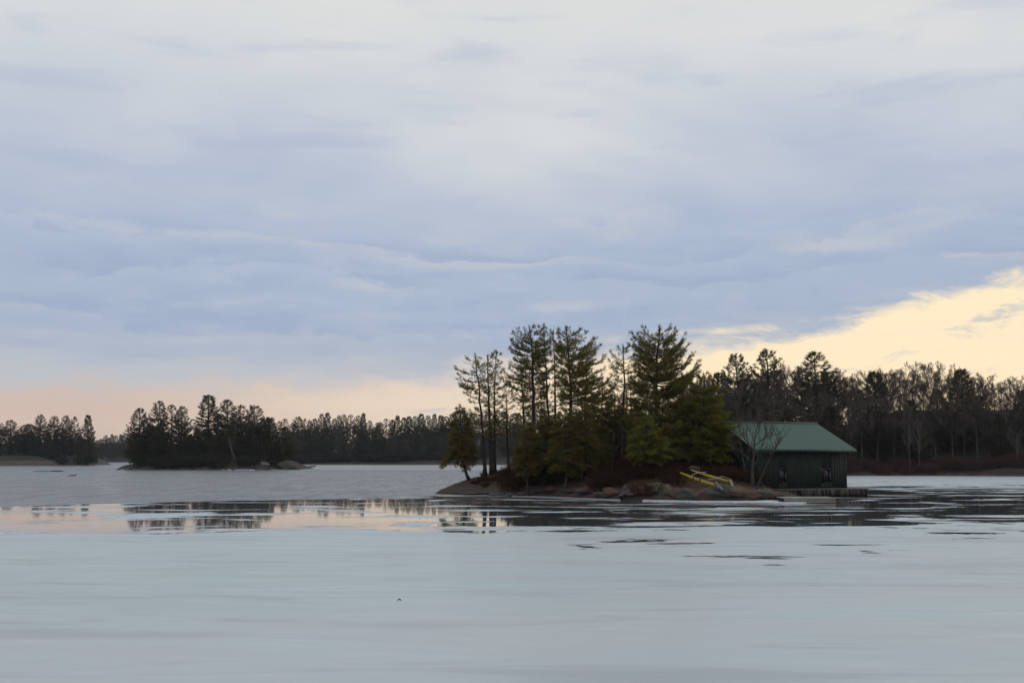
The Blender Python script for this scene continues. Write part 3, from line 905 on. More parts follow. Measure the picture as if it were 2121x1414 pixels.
SHR = [shrub_mesh(300 + i, 1.15, 1.1, 95, M['shrub'], 0.016) for i in range(4)]
SHRR = [shrub_mesh(320 + i, 2.6, 2.2, 110, M['shrub_red'], 0.03) for i in range(4)]
SHRD = [shrub_mesh(340 + i, 2.6, 2.4, 120, M['shrub_dark'], 0.05) for i in range(4)]
rng = np.random.default_rng(77)
k = 0
for Y, x0, x1, step in [(106.2, 978, 1075, 12), (104.8, 1000, 1100, 15), (108.2, 1010, 1070, 14), (101.5, 1010, 1150, 22), (95.0, 1238, 1330, 24), (97.0, 1250, 1550, 27), (93.5, 1225, 1400, 26), (92.0, 1370, 1560, 27), (100.5, 1130, 1240, 30), (90.0, 1300, 1420, 32), (90.5, 1500, 1560, 30), (104.0, 1062, 1300, 20), (107.0, 1070, 1470, 24), (102.0, 1300, 1500, 22), (98.5, 1300, 1540, 24)]:
    px = x0
    while px < x1:
        q = px + rng.uniform(-8, 8); yy = Y + rng.uniform(-0.8, 0.8)
        xx = X(q, yy); gz = ISL.at(xx, yy)
        if gz > 0.35:
            s_ = rng.uniform(0.8, 1.25) * (0.42 if Y > 104.5 and px < 1075 else 1.35 if Y > 98 else 1.0)
            lab, grp = (('low heathy tuft on the hump by the bare rock slab', 'tufts on the slab hump') if Y > 104.5 and px < 1075 else
                        ('rust-brown leafless shrub under the cedar thicket', 'shrubs under the cedars') if px < 1240 else
                        ('rust-brown leafless shrub on the slope around the young olive pine', 'shrubs by the young pine') if px < 1395 else
                        ('rust-brown leafless shrub on the slope above the yellow boat', 'shrubs above the yellow boat'))
            tag(obj('shrub', SHR[k % 4], None, (xx, yy, gz - 0.05), rng.uniform(0, 6), (s_ * 1.1, s_ * 1.1, s_)), lab, 'shrub', grp)
            k += 1
        px += step
# fallen leaves and dry grass over the islet
n = 26000
lo = ISL.poly.min(0); hi_ = ISL.poly.max(0)
Q = rng.uniform(lo, hi_, (n * 3, 2)); d = inside_dist(ISL.poly, Q); zq = ISL.z(Q)
Q = np.column_stack([Q, zq])[(d > 0.4) & (zq > 0.6)][:n]
D = rng.normal(size=(len(Q), 3)) * 0.8 + np.array([0, 0, 0.5])
V, T_ = ribbons(rng, Q - np.array([0, 0, 0.01]), D, rng.uniform(0.06, 0.24, len(Q)), rng.uniform(0.02, 0.06, len(Q)))
o = obj('leaf_litter', mesh('leaf_litter', V, T_, M['litter'])); o['kind'] = 'stuff'
tag(o, 'rust coloured fallen leaves and dry grass over the near islet', 'leaf litter')


# ------------------------------------------------------------------ rocks
def ico(sub):
    import bmesh
    bm = bmesh.new(); bmesh.ops.create_icosphere(bm, subdivisions=sub, radius=1.0)
    V = np.array([v.co[:] for v in bm.verts]); Fc = np.array([[v.index for v in f.verts] for f in bm.faces]); bm.free()
    return V, Fc


IV, IF = ico(4)


def boulder_mesh(seed, mt, flat=0.75):
    rng = np.random.default_rng(seed)
    k = 15
    nrm = rng.normal(size=(k, 3)); nrm /= np.linalg.norm(nrm, axis=1)[:, None]
    dd = rng.uniform(0.62, 1.0, k)
    dots = IV @ nrm.T
    rr = np.where(dots > 0.05, dd / np.maximum(dots, 0.05), 9).min(1)
    rr = np.minimum(rr, 1.15)
    nn = vnoise(np.column_stack([IV[:, 0] * 2 + IV[:, 2] * 1.3 + 9, IV[:, 1] * 2 - IV[:, 2] + 9]), 1.6, seed, 4)
    V = IV * (rr * (1 + 0.22 * nn))[:, None]
    V[:, 2] *= flat
    return mesh('boulder', V, IF, mt)


BO = {c: [boulder_mesh(400 + 20 * j + i, M[c]) for i in range(4)] for j, c in enumerate(('rock_pink', 'rock_grey', 'rock_lichen', 'rock_dark'))}


def boulder(px, py, w_, h_, c, label, group, terr=ISL, Y=None, i=0, rz=None, dep=0.9):
    if Y is None:
        g_ = G(px, py); xx, yy = g_[0], g_[1] + w_ * 0.35
    else:
        xx, yy = X(px, Y), Y
    gz = max(0.0, terr.at(xx, yy)) if terr else 0.0
    o = obj('boulder', BO[c][i % 4], None, (xx, yy, gz * 0.8 + h_ * 0.18), rz if rz is not None else i * 1.7, (w_ / 2, w_ / 2 * dep, h_ * 0.62))
    return tag(o, label, 'rock', group)


LB = {'rock_pink': ('pinkish granite boulder along the islet waterline', 'pink shoreline boulders'),
      'rock_grey': ('grey granite boulder along the islet waterline', 'grey shoreline boulders'),
      'rock_lichen': ('mottled olive boulder with lichen along the islet waterline', 'lichen shoreline boulders')}
rk = [(1118, 1027, .9, .35, 'rock_grey'), (1145, 1028, 1.3, .5, 'rock_pink'), (1172, 1029, 1.0, .45, 'rock_grey'), (1192, 1030, 1.3, .5, 'rock_pink'),
      (1222, 1031.5, 1.5, .55, 'rock_pink'), (1250, 1033, 1.2, .5, 'rock_grey'), (1268, 1033.5, 1.4, .7, 'rock_pink'), (1296, 1034.5, 1.0, .5, 'rock_grey'),
      (1318, 1035, 1.1, .6, 'rock_pink'), (1340, 1035.5, 1.4, .8, 'rock_pink'), (1362, 1036, 1.5, 1.0, 'rock_lichen'), (1384, 1036.5, 1.2, .9, 'rock_lichen'),
      (1402, 1037, 1.0, .8, 'rock_pink'), (1424, 1037.5, 1.6, 1.0, 'rock_grey'), (1446, 1038, 1.1, .8, 'rock_grey'), (1462, 1038, 1.3, 1.0, 'rock_pink'),
      (1482, 1038, 1.3, 1.05, 'rock_grey'), (1504, 1038, 1.6, 1.15, 'rock_grey'), (1532, 1038, 1.7, .9, 'rock_pink'), (1558, 1038, 1.2, .7, 'rock_pink'),
      (1580, 1037, 1.5, 1.0, 'rock_grey'), (1602, 1036, 1.1, .7, 'rock_pink'), (1616, 1035, .9, .5, 'rock_grey'), (1350, 1031, .9, .9, 'rock_lichen'),
      (1440, 1031, 1.3, 1.3, 'rock_lichen'), (1468, 1030, 1.2, 1.2, 'rock_grey'), (1515, 1029, 1.6, 1.45, 'rock_grey'), (1548, 1031, 1.3, 1.0, 'rock_lichen'), (1496, 1030, 1.0, 1.2, 'rock_grey'),
      (975, 1024, 1.0, .35, 'rock_pink'), (1000, 1025, 1.1, .4, 'rock_grey'), (1030, 1026, 1.2, .45, 'rock_grey'), (1058, 1026.5, .9, .4, 'rock_grey'), (1086, 1027, 1.2, .4, 'rock_grey')]
for i, (px, py, w_, h_, c) in enumerate(rk):
    boulder(px, py, w_ * 1.3, h_ * 1.15, c, LB[c][0], LB[c][1], i=i * 3 + i // 4)
rr2 = np.random.default_rng(31)
for j in range(34):
    px = rr2.uniform(1150, 1600); py = float(np.interp(px, [1150, 1280, 1480, 1600], [1028, 1034, 1038, 1036])) - rr2.uniform(1, 5.5)
    c = ('rock_pink', 'rock_grey', 'rock_lichen')[int(rr2.integers(3))]
    w_ = rr2.uniform(0.35, 0.85)
    boulder(px, py, w_, w_ * rr2.uniform(0.6, 1.1), c, {'rock_pink': 'small pinkish stone wedged among the shoreline boulders', 'rock_grey': 'small grey stone wedged among the shoreline boulders', 'rock_lichen': 'small mottled stone wedged among the shoreline boulders'}[c], 'small ' + c.replace('rock_', '') + ' stones', i=j)
# white ice ledge along the foot of the rocks
shelf_f = wiggle([G(1330, 1038.3), G(1390, 1039.6), G(1480, 1041), G(1560, 1041.6), G(1640, 1043.6), G(1668, 1042.3)], 0.45, 0.16, nrng)
shelf_b = [G(1672, 1041) [:2], G(1640, 1039)[:2], G(1560, 1035)[:2], G(1480, 1034)[:2], G(1390, 1033)[:2], G(1334, 1035)[:2]]
o = obj('ice_ledge', slab('ice_ledge', shelf_f + shelf_b, -0.03, 0.06, M['snow']))
tag(o, 'white ledge of shore ice along the foot of the boulders', 'ice')
sf2 = wiggle([G(1060, 1028.0), G(1130, 1030.6), G(1210, 1034), G(1285, 1037.5)], 0.5, 0.06, nrng)
o = obj('ice_ledge', slab('ice_ledge', sf2 + [G(1285, 1033)[:2], G(1210, 1030)[:2], G(1130, 1026)[:2], G(1060, 1024)[:2]], -0.03, 0.03, M['grey_ice']))
tag(o, 'thin greyish ice rim below the cedar thicket', 'ice')

# ------------------------------------------------------------------ boathouse
M['wall'] = simple('green_boards', (0.022, 0.033, 0.027), (0.016, 0.027, 0.024), 1.2, 0.8, 0.3, 0.01, 0.2, (5, 5, 0.4))
M['roof'] = simple('green_metal_roof', (0.025, 0.080, 0.060), (0.022, 0.071, 0.054), 0.5, 0.6, 0.05, 0.01, 0.4)
M['trim'] = simple('dark_green_trim', (0.018, 0.05, 0.04), (0.014, 0.04, 0.032), 2, 0.6, 0, 0, 0.3)
M['frame'] = simple('window_frame', (0.012, 0.014, 0.016), (0.010, 0.012, 0.013), 2, 0.5, 0, 0, 0.4)
M['glass'] = simple('dark_glass', (0.012, 0.014, 0.016), (0.016, 0.018, 0.02), 1, 0.15, 0, 0, 0.35)
M['plank'] = simple('weathered_plank', (0.17, 0.155, 0.145), (0.07, 0.062, 0.058), 2.0, 0.85, 0.3, 0.01, 0.2, (3, 3, 0.6), rnd=0.9)
M['plank_pale'] = simple('pale_plank', (0.42, 0.41, 0.36), (0.28, 0.27, 0.235), 2.0, 0.85, 0.3, 0.01, 0.2, (0.6, 3, 3), rnd=0.35)
M['pile'] = simple('dark_timber', (0.045, 0.04, 0.036), (0.025, 0.022, 0.02), 2.0, 0.9, 0.3, 0.01, 0.2)
TH = R(22)
u_ = np.array([math.cos(TH), math.sin(TH)]); n_ = np.array([math.sin(TH), -math.cos(TH)])
YL = 95.0
EL = np.array([P(1563, 930, YL)[0], YL])
ze = ztop(930, YL)
LEN = 10.4; RUN = 5.4
zr = ztop(875, YL + 6.6)
bh = thing('boathouse', 'dark green boathouse with green metal roof beside the pines', 'boathouse', (EL[0], EL[1], 0.72), TH)
# local frame: x along the eave, y back from the front eave, z from the floor
e0, r0_ = ze - 0.72, zr - 0.72
ov = 0.62


def part(name, me, parent=None):
    return obj(name, me, parent or bh)


tk = 0.10
for nm, y0, y1 in (('roof', 0.0, RUN), ('roof', 2 * RUN, RUN)):
    V = np.array([(0, y0, e0), (LEN, y0, e0), (LEN, y1, r0_), (0, y1, r0_)], float)
    V2 = np.vstack([V, V - np.array([0, 0, tk])])
    Fc = [(0, 1, 2, 3), (7, 6, 5, 4), (0, 4, 5, 1), (1, 5, 6, 2), (2, 6, 7, 3), (3, 7, 4, 0)]
    ro = part('roof', mesh('roof', V2, Fc, M['roof']))
    sb = MB()
    if y0 == 0.0:
        mb = MB(); mb.box((LEN / 2, -0.018, e0 - 0.11), (LEN + 0.02, 0.03, 0.2)); part('fascia', mb.build('fascia', M['trim']), ro)
mb = MB(); mb.tube([(-0.02, RUN, r0_ + 0.02), (LEN + 0.02, RUN, r0_ + 0.02)], [0.09, 0.09], 6); part('ridge_cap', mb.build('ridge_cap', M['roof']))
D_ = 2 * RUN - 2 * ov
# walls: board by board on the front, plain on the sides
nbd = 34; bw = (LEN - 2 * ov) / nbd
wins = [1612 + 8, 1704 + 8]


def loc_x(px):
    # local x of the front wall under a pixel column
    for t in np.linspace(0, LEN, 2001):
        p = EL + u_ * t - n_ * ov
        if CX + p[0] / (p[1] * math.cos(TILT) + 0 * 1) * F >= px:
            return t
    return LEN


wx = [loc_x(p) for p in wins]
wz0, wz1, whw = 0.46, 1.72, 0.36
wtop = e0 + ov * (r0_ - e0) / RUN - tk - 0.01
for i in range(nbd):
    xa, xb = ov + i * bw, ov + (i + 1) * bw
    cut = any(xb > w0 - whw and xa < w0 + whw for w0 in wx)
    prf = 0.002 * (i % 2)
    for za, zb in ([(0, wz0), (wz1, wtop)] if cut else [(0, wtop)]):
        mb = MB(); mb.box(((xa + xb) / 2, ov + 0.02 - prf, (za + zb) / 2), (bw - 0.002, 0.05, zb - za))
        part('wall_board', mb.build('wall_board', M['wall']))
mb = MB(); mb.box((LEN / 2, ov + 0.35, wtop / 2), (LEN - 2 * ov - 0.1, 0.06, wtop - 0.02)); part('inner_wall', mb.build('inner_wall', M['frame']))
for xs in (ov, LEN - ov):
    V = np.array([(xs, ov + 0.06, 0), (xs, ov + 0.06, wtop), (xs, RUN, r0_ - tk - 0.02), (xs, 2 * RUN - ov, wtop), (xs, 2 * RUN - ov, 0)], float)
    sgn = 0.06 if xs < LEN / 2 else -0.06
    V2 = np.vstack([V, V + np.array([sgn, 0, 0])])
    Fc = [(0, 1, 2, 3, 4), (9, 8, 7, 6, 5)] + [(i, i + 5, (i + 1) % 5 + 5, (i + 1) % 5) for i in range(5)]
    part('end_wall', mesh('end_wall', V2, Fc, M['wall']))
mb = MB(); mb.box((LEN / 2, 2 * RUN - ov, wtop / 2), (LEN - 2 * ov, 0.06, wtop)); part('back_wall', mb.build('back_wall', M['wall']))
for i, w0 in enumerate(wx):
    mb = MB(); zc = (wz0 + wz1) / 2; hh = wz1 - wz0
    for sx in (-1, 1):
        mb.box((w0 + sx * (whw - 0.04), ov - 0.03, zc), (0.08, 0.06, hh))
    for zz_ in (wz0 + 0.04, wz1 - 0.04):
        mb.box((w0, ov - 0.032, zz_), (2 * whw - 0.16, 0.06, 0.08))
    wn = part('window', mb.build('window', M['frame']))
    mb = MB(); mb.box((w0, ov + 0.005, zc), (2 * whw - 0.14, 0.02, hh - 0.14)); part('pane', mb.build('pane', M['glass']), wn)
    mb = MB(); mb.box((w0, ov - 0.025, zc), (2 * whw - 0.16, 0.03, 0.05)); part('glazing_bar', mb.build('glazing_bar', M['frame']), wn)
    mb = MB(); mb.box((w0 + whw * 0.72, ov - 0.07, zc - 0.05), (0.016, 0.02, hh * 0.45)); part('shutter_edge', mb.build('shutter_edge', M['plank_pale']), wn)

# crib dock under the boathouse
dk = thing('dock', 'timber crib dock with upright slats under the boathouse', 'dock', (EL[0], EL[1], 0.0), TH)
xr_ = loc_x(1760) + 1.35
f0 = ov - 0.75
mb = MB(); mb.box(((xr_ + 0.4) / 2, (f0 + 2 * RUN) / 2, 0.66), (xr_ - 0.4, 2 * RUN - f0, 0.10)); obj('deck', mb.build('deck', M['plank']), dk)
mb = MB(); mb.box(((xr_ + 0.4) / 2, (f0 + 2 * RUN) / 2 + 0.15, 0.28), (xr_ - 0.7, 2 * RUN - f0 - 0.4, 0.62)); obj('crib', mb.build('crib', M['pile']), dk)
rr_ = random.Random(5)
ns = 58
for i in range(ns):
    xa = 0.55 + (xr_ - 0.75) * i / ns
    h_ = rr_.uniform(0.42, 0.6)
    mb = MB(); mb.box((xa, f0 + 0.03 + rr_.uniform(-.012, .012), 0.61 - h_ / 2), (0.105 + rr_.uniform(-.02, .02), 0.05, h_))
    obj('slat', mb.build('slat', M['plank'] if rr_.random() < .7 else M['pile']), dk)
for i in range(8):
    mb = MB(); ya = f0 + 0.3 + i * 1.2; mb.tube([(xr_ - 0.05, ya, -0.3), (xr_ - 0.05, ya, 0.62)], [.11, .10], 7); obj('pile', mb.build('pile', M['pile']), dk)

# low float in front of it
Yf = 84.6
xa, xb = X(1621, Yf), X(1729, Yf)
fd = thing('floating_dock', 'low pale floating dock frozen in below the boathouse', 'dock', ((xa + xb) / 2, Yf, 0.0), R(1.0))
Lf = xb - xa
for i in range(3):
    mb = MB(); mb.box((0, 0.02 * (i % 2), 0.07 + i * 0.115), (Lf - 0.12 * (i % 2), 0.05, 0.09)); obj('side_board', mb.build('side_board', M['plank_pale']), fd)
for i in range(17):
    mb = MB(); mb.box((-Lf / 2 + (i + .5) * Lf / 17, 1.12, 0.37), (Lf / 17 - 0.02, 2.3, 0.045)); obj('deck_board', mb.build('deck_board', M['plank_pale']), fd)
mb = MB(); mb.box((0, 1.1, 0.15), (Lf - 0.25, 2.0, 0.3)); obj('float_tank', mb.build('float_tank', M['pile']), fd)

# ------------------------------------------------------------------ the yellow twin-hull boat hauled up on the rocks
M['yellow'] = simple('yellow_hull', (0.42, 0.31, 0.02), (0.34, 0.24, 0.02), 1.5, 0.42, 0, 0, 0.5)
M['tube'] = simple('alloy_tube', (0.34, 0.33, 0.38), (0.28, 0.27, 0.32), 3, 0.5, 0, 0, 0.5)
M['rudder'] = simple('pale_blade', (0.22, 0.22, 0.16), (0.16, 0.165, 0.13), 3, 0.6, 0, 0, 0.4)
YB = 88.0
A1, B1 = P(1431, 974, YB + 1.0), P(1511, 996, YB + 0.6)
A2, B2 = P(1408, 979.5, YB - 0.5), P(1480, 1002, YB - 0.9)
org = (A2 + B2) / 2; org = np.array([org[0], org[1], org[2]])
bt = thing('catamaran', 'yellow twin-hulled boat hauled out on the boulders', 'boat', org)


def hull(a, b):
    ax_ = b - a; L = np.linalg.norm(ax_); ax_ = ax_ / L
    sd = np.cross([0, 0, 1.0], ax_); sd /= np.linalg.norm(sd); up_ = np.cross(ax_, sd)
    V = []; Fc = []
    st = np.linspace(0, 1, 14); k = 10
    for t in st:
        wdt = 0.115 * min(1.0, (t / 0.42 + 0.10)) ** 0.75 * (1.0 if t < 0.9 else 1 - (t - .9) * 1.5)
        dp = 0.165 * min(1.0, t / 0.5 + 0.16) ** 0.8
        c = a + ax_ * L * t + up_ * (0.05 * (1 - t) ** 2)
        for j in range(k):
            th = 2 * math.pi * j / k
            cc, ss_ = math.cos(th), math.sin(th)
            V.append(c + sd * wdt * np.sign(cc) * abs(cc) ** 0.7 + up_ * (ss_ * (0.05 if ss_ > 0 else dp)))
    n = len(st)
    for i in range(n - 1):
        for j in range(k):
            Fc.append((i * k + j, i * k + (j + 1) % k, (i + 1) * k + (j + 1) % k, (i + 1) * k + j))
    Fc.append(tuple(reversed(range(k)))); Fc.append(tuple((n - 1) * k + j for j in range(k)))
    return mesh('hull', np.array(V) - org, Fc, M['yellow'], True)


obj('hull', hull(A1, B1), bt); obj('hull', hull(A2, B2), bt)
for f in (0.40, 0.58):
    p = A2 + (B2 - A2) * f - org; ax_ = (B2 - A2) / np.linalg.norm(B2 - A2)
    mb = MB(); mb.tube([p - ax_ * 0.04 + [0, 0, .0], p + ax_ * 0.04], [0.19, 0.19], 10); 
    obj('strap', mb.build('strap', simple('dark_strap', (0.05, 0.03, 0.02), (0.04, 0.02, 0.02), 2, .8, 0, 0)), bt)
for pts in ([P(1433, 983, YB - .6), P(1446, 978.6, YB), P(1462, 977.4, YB + 1.1)],
            [P(1467, 993, YB - .9), P(1484, 990, YB), P(1496, 986, YB + .8), P(1512, 991.5, YB + .6)]):
    mb = MB(); mb.tube(np.array(pts) - org, [0.028] * len(pts), 6); obj('crossbar', mb.build('crossbar', M['tube']), bt)


def blade(a, b, wdt, thick):
    a, b = a - org, b - org
    d = b - a; L = np.linalg.norm(d); d = d / L; sd = np.cross(d, [0, 1.0, 0]); sd /= np.linalg.norm(sd)
    V = []
    for t, w1 in ((0, .7), (.25, 1), (.65, .85), (.92, .4), (1, .1)):
        for s in (-1, 1):
            for q in (-1, 1):
                V.append(a + d * L * t + sd * wdt * w1 * s + np.array([0, thick * q, 0]))
    Fc = []
    for i in range(4):
        o_ = i * 4
        for (x, y) in ((0, 1), (1, 3), (3, 2), (2, 0)):
            Fc.append((o_ + x, o_ + y, o_ + 4 + y, o_ + 4 + x))
    Fc += [(0, 2, 3, 1), (16, 17, 19, 18)]
    return mesh('rudder', V, Fc, M['rudder'])


obj('rudder', blade(P(1482, 997, YB - 1.2), P(1497.5, 1014.5, YB - 1.3), 0.10, 0.04), bt)
obj('rudder', blade(P(1512, 992, YB + .5), P(1520, 1011, YB + .1), 0.12, 0.04), bt)


# ------------------------------------------------------------------ far woods: kinds of tree, then copies of them
def env_pine(rng, H, lo, wmax, pw=0.75):
    n = 11; rows = []
    for i in range(n):
        u = i / (n - 1)
        w_ = wmax * (1.0 - u) ** pw * (0.55 + 0.45 * min(1, u / 0.2)) + 0.35
        rows.append((H * (lo + (1 - lo) * u), w_ * rng.uniform(0.55, 1.25), w_ * rng.uniform(0.55, 1.25)))
    return rows


def env_dome(rng, H, lo, wmax):
    n = 11; rows = []
    for i in range(n):
        u = i / (n - 1)
        w_ = wmax * math.sqrt(max(0.02, 1 - (1.15 * (u - 0.42)) ** 2 * 2.0)) * (1 if u < 0.6 else 1 - (u - 0.6) * 1.3)
        rows.append((H * (lo + (1 - lo) * u), w_ * rng.uniform(0.6, 1.25), w_ * rng.uniform(0.6, 1.25)))
    return rows


def proto(kind, seed):
    rng = np.random.default_rng(seed); H = 20.0
    trunk = [(0, 0, 0), (rng.normal() * 0.25, rng.normal() * 0.25, H * 0.5), (rng.normal() * 0.3, rng.normal() * 0.3, H)]
    if kind == 'pine':
        wd, V, T_ = conifer(seed, trunk, 0.30, env_dome(rng, H, 0.16, 3.8), 135, rise=(0.05, 0.75), twigs=3.0, tuft=0.52, tw=0.10, blades=10, per=0.42, up=0.45, wood=1.8, whorl=0.02)
    elif kind == 'cone':
        wd, V, T_ = conifer(seed, trunk, 0.30, env_pine(rng, H, 0.04, 4.2, 0.85), 190, rise=(-0.15, 0.5), twigs=3.0, tuft=0.52, tw=0.11, blades=10, per=0.42, up=0.3, wood=1.8, whorl=0.02)
    elif kind == 'lean':
        wd, V, T_ = conifer(seed, trunk, 0.26, env_dome(rng, H, 0.42, 2.8), 60, rise=(0.1, 0.8), twigs=3.0, tuft=0.52, tw=0.10, blades=9, per=0.42, up=0.45, wood=1.8, dead=0.1, whorl=0.02)
    else:
        wd, V, T_ = bare(seed, H, 5.4, 0.20, 0.34, rng.normal() * 0.8, 15, 6, 8, 9, 0.027, 1.5)
        wd.v[0] = wd.v[0]
        return wd.build('trunk', M['bark_grey']), mesh('crown', V, T_, M['twig'])
    return wd.build('trunk', M['bark']), mesh('crown', V, T_, M['pine_far'])


KIND = {k: [proto(k, 500 + 10 * j + i) for i in range(n)] for j, (k, n) in enumerate((('pine', 8), ('cone', 6), ('lean', 4), ('bare', 8)))}
BTOP = {}
for k, lst in KIND.items():
    for i, (tm, cm) in enumerate(lst):
        co = np.empty(len(cm.vertices) * 3, np.float32); cm.vertices.foreach_get('co', co); co = co.reshape(-1, 3)
        BTOP[k, i] = (float(np.percentile(co[:, 2], 99.8)), float(np.percentile(np.abs(co[:, 0]), 97)))
trng = np.random.default_rng(909)
cnt = {}


def far_tree(kind, px, top, Y, terr, label, group, wpx=None, name=None, i=None, bark=None):
    i = int(trng.integers(len(KIND[kind]))) if i is None else i
    x = X(px, Y); gz = max(0.1, terr.at(x, Y)) - 0.15
    H = ztop(top, Y) - gz
    if H < 2:
        return None
    sz = H / BTOP[kind, i][0]
    sx = sz if wpx is None else (wpx / F * Y / 2) / BTOP[kind, i][1]
    sx = min(max(sx, sz * 0.55), sz * 1.9)
    nm = name or {'pine': 'pine_tree', 'lean': 'pine_tree', 'cone': 'conifer_tree', 'bare': 'bare_tree'}[kind]
    r = thing(nm, label, 'tree', (x, Y, gz), trng.uniform(0, 6.28), group)
    r.scale = (sx, sx, sz)
    tm, cm = KIND[kind][i]
    obj('trunk', tm, r); obj('crown', cm, r)
    return r


# middle islet, read one by one
for (k, px, top, w_, Y, lab) in [
        ('pine', 287, 846, 62, 336, 'pine with spreading boughs at the low rocky tip of the wooded islet'),
        ('pine', 325, 831, 56, 340, 'rounded-top pine second from the low rocky tip of the wooded islet'),
        ('lean', 350, 838, 42, 334, 'thin open pine between fuller pines on the wooded islet'),
        ('pine', 374, 842, 46, 341, 'narrow pine beside the tallest pine of the wooded islet'),
        ('cone', 428, 819, 110, 338, 'tallest and broadest pine of the wooded islet'),
        ('pine', 470, 828, 62, 342, 'pine rising just past the tallest one on the wooded islet'),
        ('lean', 497, 838, 50, 335, 'open-crowned pine behind the pale leaning trunk'),
        ('pine', 526, 840, 60, 341, 'pine over the stone steps of the wooded islet'),
        ('cone', 556, 866, 70, 338, 'low full conifer behind the stone steps'),
        ('cone', 590, 884, 60, 340, 'small conifer above the big end boulder')]:
    far_tree(k, px, top, Y, IS2, lab, None, w_)
for j in range(34):
    px = 284 + 9.2 * j + trng.uniform(-5, 5)
    far_tree('cone', px, trng.uniform(880, 915), trng.uniform(326.5, 345), IS2, 'short dark conifer in the understory of the wooded islet', 'understory of the wooded islet', trng.uniform(46, 66), 'conifer_tree')
# left point
for (k, px, top, w_) in [('pine', 20, 870, 52), ('cone', 58, 878, 40), ('pine', 80, 859, 42), ('pine', 112, 862, 36), ('pine', 134, 861, 36), ('lean', 154, 862, 30), ('cone', 180, 860, 40), ('pine', -16, 862, 46), ('pine', 46, 880, 36), ('pine', -50, 860, 46), ('pine', -85, 864, 46)]:
    far_tree(k, px, top, trng.uniform(526, 536), IS3, 'dark pine on the rocky point with the bare grey ledge', 'pines on the rocky point', w_)
for j in range(22):
    far_tree('cone', -90 + j * 13 + trng.uniform(-5, 5), trng.uniform(893, 918), trng.uniform(520, 545), IS3, 'short dark conifer filling the rocky point', 'understory of the rocky point', trng.uniform(34, 52))
# farthest shore in the gap
for j in range(34):
    px = 70 + j * 8 + trng.uniform(-3, 3)
    far_tree('cone' if j % 3 else 'pine', px, trng.uniform(897, 912), trng.uniform(905, 935), SH5, 'bluish distant conifer on the farthest shore in the channel gap', 'conifers on the farthest shore', trng.uniform(14, 24))
# far shore
skx = [380, 430, 560, 585, 600, 617, 640, 655, 680, 692, 705, 722, 740, 752, 770, 800, 830, 850, 880, 905, 935, 1000, 1100, 1300, 1460]
sky_ = [885, 880, 862, 864, 872, 858, 868, 862, 850, 862, 852, 853, 858, 855, 868, 866, 856, 862, 856, 859, 850, 850, 850, 852, 852]
px = 470.0
while px < 1440:
    t_ = float(np.interp(px, skx, sky_)) + trng.uniform(-1, 9)
    far_tree(['pine', 'pine', 'cone', 'lean'][int(trng.integers(4))], px, t_, trng.uniform(585, 600), SH4, 'tall dark pine on the far skyline between the two islets' if px < 930 else 'tall dark pine on the far skyline behind the trunks of the near islet', 'far skyline between the islets' if px < 930 else 'far skyline behind the near islet', trng.uniform(22, 36))
    px += trng.uniform(9, 15)
px = 560.0
while px < 1440:
    far_tree('cone' if trng.random() < 0.75 else 'bare', px, trng.uniform(880, 918), trng.uniform(566, 578), SH4, 'lower dark tree along the far water between the two islets' if px < 930 else 'lower dark tree along the far water behind the near islet', 'far front row between the islets' if px < 930 else 'far front row behind the near islet', trng.uniform(26, 40), 'shore_tree')
    px += trng.uniform(10, 15)
for (px, top) in [(813, 898), (846, 905), (700, 915), (880, 920), (616, 905)]:
    far_tree('bare', px, top, 563.5, SH4, 'pale leafless tree standing at the water of the far shore', 'pale trees of the far shore', 24, 'bare_tree')
# right-hand wood
rx = [1400, 1440, 1480, 1520, 1560, 1640, 1740, 1800, 1850, 1890, 1930, 1980, 2030, 2080, 2121, 2300, 2600]
ry = [790, 778, 768, 772, 765, 748, 760, 764, 760, 748, 747, 756, 768, 776, 778, 772, 775]
for (Y0, Y1, st, dlo, dhi) in [(218, 226, 30, 14, 70), (232, 242, 23, 2, 20), (248, 262, 26, 0, 14)]:
    px = 1415.0
    while px < 2330:
        t_ = float(np.interp(px, rx, ry)) + trng.uniform(dlo, dhi)
        far_tree('bare', px, t_, trng.uniform(Y0, Y1), SH6, 'tall grey leafless tree in the wood, rising behind the green boathouse roof' if px < 1765 else 'tall grey leafless tree in the wood across the ice beyond the dock end', 'leafless trees behind the boathouse' if px < 1765 else 'leafless trees beyond the dock', trng.uniform(64, 100))
        px += st * trng.uniform(0.75, 1.25)
for (k, px, top, w_, Y, lab) in [('pine', 1538, 734, 84, 236, 'dark spire pine above the leafless wood over the boathouse ridge end'),
                                 ('pine', 1592, 726, 88, 238, 'tallest dark pine rising above the leafless wood'),
                                 ('pine', 1697, 729, 104, 236, 'umbrella-topped dark pine standing above the leafless wood'),
                                 ('cone', 1490, 772, 70, 234, 'dark conifer at the thick end of the leafless wood'),
                                 ('cone', 1816, 771, 82, 228, 'broad dark conifer sunk in the leafless wood'),
                                 ('cone', 1995, 766, 92, 229, 'pointed dark conifer topping the leafless wood far from the boathouse')]:
    far_tree(k, px, top, Y, SH6, lab, None, w_)
for j in range(42):
    px = 1425 + j * 21 + trng.uniform(-9, 9)
    far_tree('cone' if j % 4 else 'lean', px, trng.uniform(800, 880), trng.uniform(217, 244), SH6, 'dark conifer among leafless trunks right behind the boathouse' if px < 1765 else 'dark conifer among leafless trunks beyond the dock end', 'understory conifers behind the boathouse' if px < 1765 else 'understory conifers beyond the dock', trng.uniform(60, 95), 'conifer_tree')
